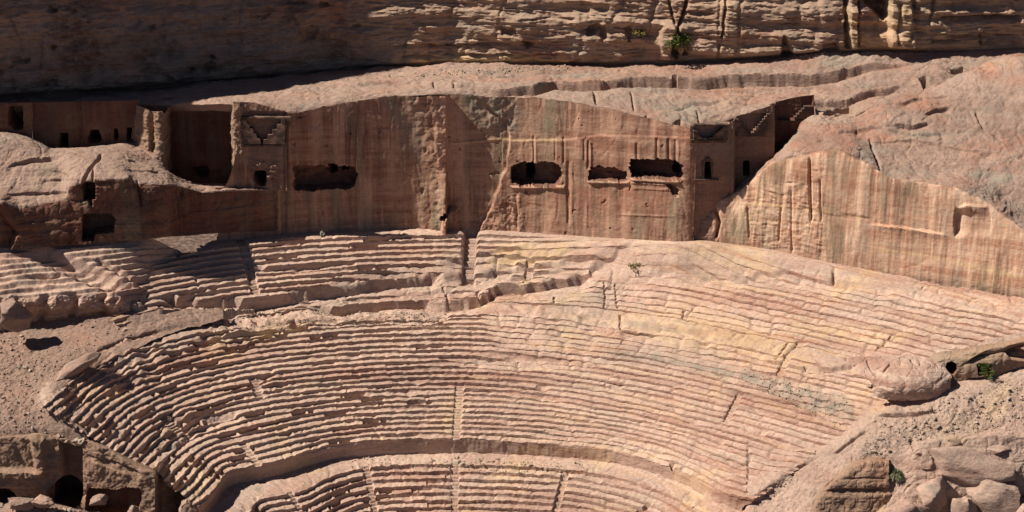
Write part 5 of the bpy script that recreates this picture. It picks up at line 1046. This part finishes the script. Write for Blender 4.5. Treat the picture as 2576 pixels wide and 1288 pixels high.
oo = link('layered_outcrop', mesh_of('layered_outcrop', OG2.reshape(-1, 3), grid_faces(230, 220)[..., ::-1].reshape(-1, 4), M['ochre'], ntint(OG, 843, .1, .3, .4).reshape(-1, 4))); tag(oo, 'brown layered rock outcrop with a dark bedded face left of the grass tuft', 'rock')
boulder('long pillow-shaped rock with a dark crack beneath, in the lower right corner', 2425, 1165, -49.0, (5.6, 2.6, 2.0), 3, M['slope'], -6, rough=.16, bed=.05, sq=3.6)
boulder('small dark squared rock on top of the pillow-shaped rock', 2405, 1112, -47.6, (1.3, .9, .6), 8, M['ochre'], 8, rough=.3, sq=3.0)
boulder('smaller brown rock just right of the dark squared one on the pillow-shaped rock', 2455, 1113, -47.4, (1.0, .7, .45), 17, M['ochre'], 10, rough=.3)
boulder('upright blunt rock at the left end of the pillow-shaped rock', 2330, 1165, -48.9, (.95, .9, 1.3), 19, M['slope'], 20, rough=.25, sq=3.2)
boulder('squared block on the right shoulder of the pillow-shaped rock', 2500, 1128, -48.0, (1.9, 1.1, .8), 23, M['slope'], -4, rough=.2, sq=3.4)
boulder('stepped pink block under the left end of the pillow-shaped rock', 2345, 1245, -51.2, (2.1, 2.0, 2.4), 31, M['slope'], 15, rough=.22, bed=.14, sq=3.6)
boulder('dark-sided rock standing at the bottom edge right of the pink block', 2425, 1290, -52.7, (1.6, 1.6, 2.9), 37, M['slope'], 0, rough=.18, sq=3.2)
boulder('broad brown rock face under the right end of the pillow-shaped rock', 2500, 1262, -51.4, (3.2, 2.0, 3.2), 41, M['slope'], -5, rough=.16, bed=.05, sq=4)
boulder('low pale rock at the right bottom corner with a shrub beside it', 2585, 1290, -52.4, (2.0, 1.8, 2.4), 43, M['slope'], 0, rough=.2)
boulder('pink sloping slab at the bottom edge right of the layered outcrop', 2285, 1300, -52.8, (3.0, 2.0, 2.4), 47, M['slope'], 12, rough=.18, sq=3.0)
# ---------------------------------------------------------------- single boulders
boulder('big squat boulder casting a shadow on the sandy ground at the left edge', 38, 795, -27.6, (2.5, 1.8, 2.3), 51, M['terrace'], 10, rough=.14, sq=3.2)
boulder('long smooth rock fin lying above the end of the seats, left side', 190, 925, -35.6, (3.4, 1.2, 1.0), 57, M['terrace'], 48, tilt=-14, sq=2.3)
boulder('knobbly rock on the ground right of the dark cave tomb, bottom edge', 472, 1283, -48.8, (1.3, 1.0, 1.6), 59, M['slope'], 0, rough=.35, sq=3.6)
boulder('small block in the cave mouth, bottom edge', 338, 1290, -50.4, (.9, .7, 1.1), 61, M['slope'], 25, rough=.35, sq=4)
boulder('squared stone block beside the round cave mouth, lower left', 248, 1256, -49.0, (1.2, .7, .8), 63, M['slope'], 0, rough=.2, sq=5)
# ---------------------------------------------------------------- loose stones
scatter(SG2, sq_, [(0, 840), (110, 850), (90, 950), (120, 1010), (180, 1080), (0, 1085)], 90, .12, .42, 'small loose grey stone among many on the sandy ground left of the seats', 'loose stones on the left ground', 3)
scatter(SG2, sq_, [(180, 815), (380, 800), (340, 840), (230, 850)], 14, .12, .4, 'small loose stone on the bare sand above the left end of the seats', 'loose stones on the bare sand', 5)
scatter(RG2, rq, [(2240, 1070), (2330, 1030), (2450, 990), (2576, 975), (2576, 1050), (2440, 1070), (2320, 1110), (2200, 1150), (2180, 1130)], 110, .10, .42, 'small loose pale stone among many on the slope below the round cave', 'loose stones on the right slope', 7)
scatter(CG2, CQ, [(1140, 1150), (1340, 1158), (1470, 1185), (1440, 1192), (1300, 1170), (1160, 1172)], 40, .12, .42, 'broken block of seat stone lying along the lower walkway', 'broken blocks on the walkway', 9)
scatter(CG2, CQ, [(430, 775), (860, 765), (1130, 775), (1130, 795), (860, 790), (430, 800)], 36, .12, .36, 'broken stone lying on the upper walkway below the cracked ledge', 'broken stones on the upper walkway', 11)
scatter(HG2, proj(HG), [(-20, 1275), (230, 1285), (230, 1300), (-20, 1300)], 16, .12, .35, 'loose stone on the path in front of the cave mouths', 'stones by the cave mouths', 13)
boulder('broken masonry block standing in front of the two left caves', 50, 1268, -50.2, (1.5, .8, 1.0), 64, M['slope'], 6, rough=.25, sq=4.5)
boulder('tilted flat block leaning beside the broken masonry block, lower left', 112, 1264, -50.0, (1.3, .8, .9), 65, M['slope'], -12, rough=.3, sq=4.5, tilt=10)
scatter(HG2, proj(HG), [(0, 1275), (200, 1280), (210, 1300), (0, 1300)], 22, .2, .7, 'fallen block on the dusty path below the left caves', 'fallen blocks below the caves', 29)
scatter(QG2, qq, [(90, 1085), (200, 1095), (215, 1110), (205, 1140), (150, 1108), (90, 1095)], 34, .15, .5, 'tumbled stone on the brink above the lower left caves', 'tumbled stones above the caves', 15, sink=.1)
rubble('rubble', RG2, rq, [[(2200, 1060), (2330, 1010), (2450, 975), (2700, 950), (2700, 1080), (2440, 1090), (2300, 1130), (2150, 1170)], [(1900, 1240), (2000, 1190), (2010, 1210), (1930, 1260)]], 2600, .03, .16, 21, 'fine pale rubble strewn over the right slope')
rubble('gravel', SG2, sq_, [[(-300, 840), (140, 845), (260, 850), (120, 960), (110, 1090), (-300, 1110)]], 3600, .03, .2, 22, 'gravel scattered over the sandy ground on the left')
rubble('debris', CG2, CQ, [[(400, 770), (1130, 755), (1130, 800), (560, 830), (400, 830)], [(880, 1148), (1500, 1165), (1500, 1195), (1150, 1185), (880, 1170)], [(1880, 920), (2130, 1000), (2120, 1080), (1860, 950)]], 3200, .03, .18, 23, 'broken stone debris along the walkways and worn seats')
rubble('scree', TG2, tq0, [[(830, 205), (1100, 180), (1430, 165), (1430, 178), (1000, 195)], [(1980, 138), (2080, 138), (2080, 148), (1980, 148)]], 900, .05, .3, 24, 'scree along the foot of the upper cliff')
# ---------------------------------------------------------------- plants
def on_grid(G, q, px, py, front=0.0):
    f = G.reshape(-1, 3); qq_ = proj(f); d = (qq_[:, 0] - px) ** 2 + (qq_[:, 1] - py) ** 2
    k = np.where(d < max(d.min() * 2, 12))[0]; j = k[np.argmin(f[k, 1])]; p = f[j].copy(); p[1] -= front; return p
bush('bright green bush growing in the cleft at the foot of the upper cliff', on_grid(KG2, kq, 1704, 116, .5), 1.15, 1.8, 1, M['leaf'], 900, .2)
bush('small dull green bush high on the cliff ledge left of the bright one', on_grid(KG2, kq, 1612, 86, .4), 1.0, .6, 2, M['dryleaf'], 420)
bush('grey-green grass tuft hanging beside the layered outcrop, lower right', on_grid(np.concatenate([RG2.reshape(-1, 3), OG2.reshape(-1, 3)]), None, 2250, 1190, .3), 1.2, .9, 3, M['drygrass'], 700, .14, True, 'grass tuft', 'grass_tuft', .7)
bush('dark green bush filling the square niche right of the round cave', on_grid(VG2, vq, 2478, 945, .2), .7, 1.0, 4, M['leaf'], 500, .12)
bush('grey shrub at the right edge above the corner rock', on_grid(RG2, rq, 2545, 1190, .1), .5, .7, 5, M['drygrass'], 260, .14, True, 'shrub', 'shrub', .5)
bush('green-grey shrub in the bottom right corner', on_grid(RG2, rq, 2570, 1262, .1), .7, .9, 6, M['drygrass'], 350, .14, True, 'shrub', 'shrub', .3)
bush('low yellow-green weed at the foot of the broken ledge, left of the long boulder ledge', on_bowl(485, 752), .9, .5, 7, M['dryleaf'], 260, .12)
bush('small brownish weed in the upper fault crack below the right chambers', on_bowl(1592, 676), .8, .5, 8, M['dryleaf'], 220, .12)
# ---------------------------------------------------------------- person sitting on the top row
def plain(name, c, rough=.85):
    s = NT(name); f = s.noise(9.0, (1, 1, 1), 3); return s.done(s.mix(.35, c, s.ramp(f, [(.35, tuple(x * .6 for x in c[:3]) + (1,)), (.65, c)])), rough)
M['skin'] = plain('skin', (.30, .17, .11, 1)); M['shirt'] = plain('pale_grey_cloth', (.42, .39, .34, 1)); M['trouser'] = plain('olive_grey_cloth', (.10, .10, .075, 1)); M['hair'] = plain('dark_hair', (.02, .016, .013, 1)); M['shoe'] = plain('dark_leather', (.03, .025, .02, 1))
def skin_body(name, verts, edges, radii, mat, parent, sub=2):
    me = bpy.data.meshes.new(name); me.from_pydata(verts, edges, []); o = link(name, me, parent)
    sk = o.modifiers.new('skin', 'SKIN'); sv = me.skin_vertices[0].data if me.skin_vertices else None
    if sv is None:
        bpy.context.view_layer.update(); lay = me.attributes
        bpy.context.view_layer.objects.active = o; bpy.ops.object.mode_set(mode='EDIT'); bpy.ops.object.mode_set(mode='OBJECT'); sv = me.skin_vertices[0].data
    for k, r_ in enumerate(radii): sv[k].radius = (r_, r_)
    sv[0].use_root = True
    ss = o.modifiers.new('sub', 'SUBSURF'); ss.levels = sub; ss.render_levels = sub
    me.materials.append(mat); return o
def bake(o):
    dg = bpy.context.evaluated_depsgraph_get(); me = bpy.data.meshes.new_from_object(o.evaluated_get(dg)); m = o.data.materials[0]
    o.modifiers.clear(); old = o.data; o.data = me; bpy.data.meshes.remove(old)
    if not me.materials: me.materials.append(m)
    me.polygons.foreach_set('use_smooth', np.ones(len(me.polygons), bool))
_s = int(np.argmin(np.abs(CQ[np.argmin(np.abs(SM[:, 0] - PROF[1][0])), :, 0] - 813))); sp = bowl(np.array(_s), np.array(d_of(PROF[1][0] + .22)), np.array(25.02))
pr = empty('person', tuple(sp), 'person in a pale top sitting on the top row of seats with legs hanging down', 'person')
W = lambda x, y, z: (sp[0] + x, sp[1] + y, sp[2] + z)
# facing the camera (-y); seat at z = 0
bv = [W(0, .02, .10), W(0, .03, .28), W(0, -.02, .46), W(0, -.03, .56), W(0, -.05, .64), W(0, -.06, .72), W(0, -.05, .80),
      W(-.19, -.02, .50), W(-.27, -.10, .28), W(-.20, -.30, .14), W(-.15, -.38, .10), W(.19, -.02, .50), W(.27, -.08, .28), W(.19, -.28, .14), W(.14, -.37, .10),
      W(-.10, -.06, .07), W(-.14, -.44, .06), W(-.15, -.47, -.18), W(-.15, -.46, -.40), W(.10, -.06, .07), W(.15, -.44, .07), W(.17, -.46, -.18), W(.17, -.44, -.40), W(-.16, -.58, -.44), W(.18, -.56, -.44)]
be = [(0, 1), (1, 2), (2, 3), (3, 4), (4, 5), (5, 6), (2, 7), (7, 8), (8, 9), (9, 10), (2, 11), (11, 12), (12, 13), (13, 14), (0, 15), (15, 16), (16, 17), (17, 18), (0, 19), (19, 20), (20, 21), (21, 22), (18, 23), (22, 24)]
brd = [.14, .14, .15, .06, .085, .10, .075, .07, .048, .038, .035, .07, .048, .038, .035, .10, .07, .058, .045, .10, .07, .058, .045, .04, .04]
o = skin_body('body', bv, be, brd, M['skin'], pr); bake(o)
def cloth(name, idx, ed, grow, mat):
    o = skin_body(name, [bv[i] for i in idx], ed, [brd[i] + grow for i in idx], mat, pr); bake(o)
cloth('shirt', [0, 1, 2, 7, 8, 9, 11, 12, 13], [(0, 1), (1, 2), (2, 3), (3, 4), (4, 5), (2, 6), (6, 7), (7, 8)], .022, M['shirt'])
cloth('trousers', [0, 15, 16, 17, 18, 19, 20, 21, 22], [(0, 1), (1, 2), (2, 3), (3, 4), (0, 5), (5, 6), (6, 7), (7, 8)], .02, M['trouser'])
cloth('shoe', [18, 23], [(0, 1)], .012, M['shoe']); cloth('shoe', [22, 24], [(0, 1)], .012, M['shoe'])
hv = [W(0, -.02, .72), W(0, -.03, .80), W(0, .01, .83)]
o = skin_body('hair', hv, [(0, 1), (1, 2)], [.105, .095, .06], M['hair'], pr); bake(o)
for s in (-1, 1):
    V = []; hx = W(s * .145, -.385, .095)
    for k, (dx, ln) in enumerate([(-.03, .07), (-.01, .085), (.01, .08), (.03, .065)]):
        o = skin_body('finger', [hx, (hx[0] + dx, hx[1] - ln * .6, hx[2] - .01), (hx[0] + dx, hx[1] - ln, hx[2] - .04)], [(0, 1), (1, 2)], [.012, .010, .008], M['skin'], pr, 1); bake(o)
    o = skin_body('thumb', [hx, (hx[0] - s * .04, hx[1] - .03, hx[2] - .005), (hx[0] - s * .045, hx[1] - .055, hx[2] - .02)], [(0, 1), (1, 2)], [.013, .011, .009], M['skin'], pr, 1); bake(o)
# ---------------------------------------------------------------- the valley floor under everything, out to the horizon
me = mesh_of('valley_floor', np.array([(-2500, -2500, -14), (2500, -2500, -14), (2500, 2500, -14), (-2500, 2500, -14)]), np.array([(0, 1, 2, 3)]), M['sand'], smooth=False)
tag(link('valley_floor', me), 'sandy valley floor far below the theatre', None, None, 'structure')
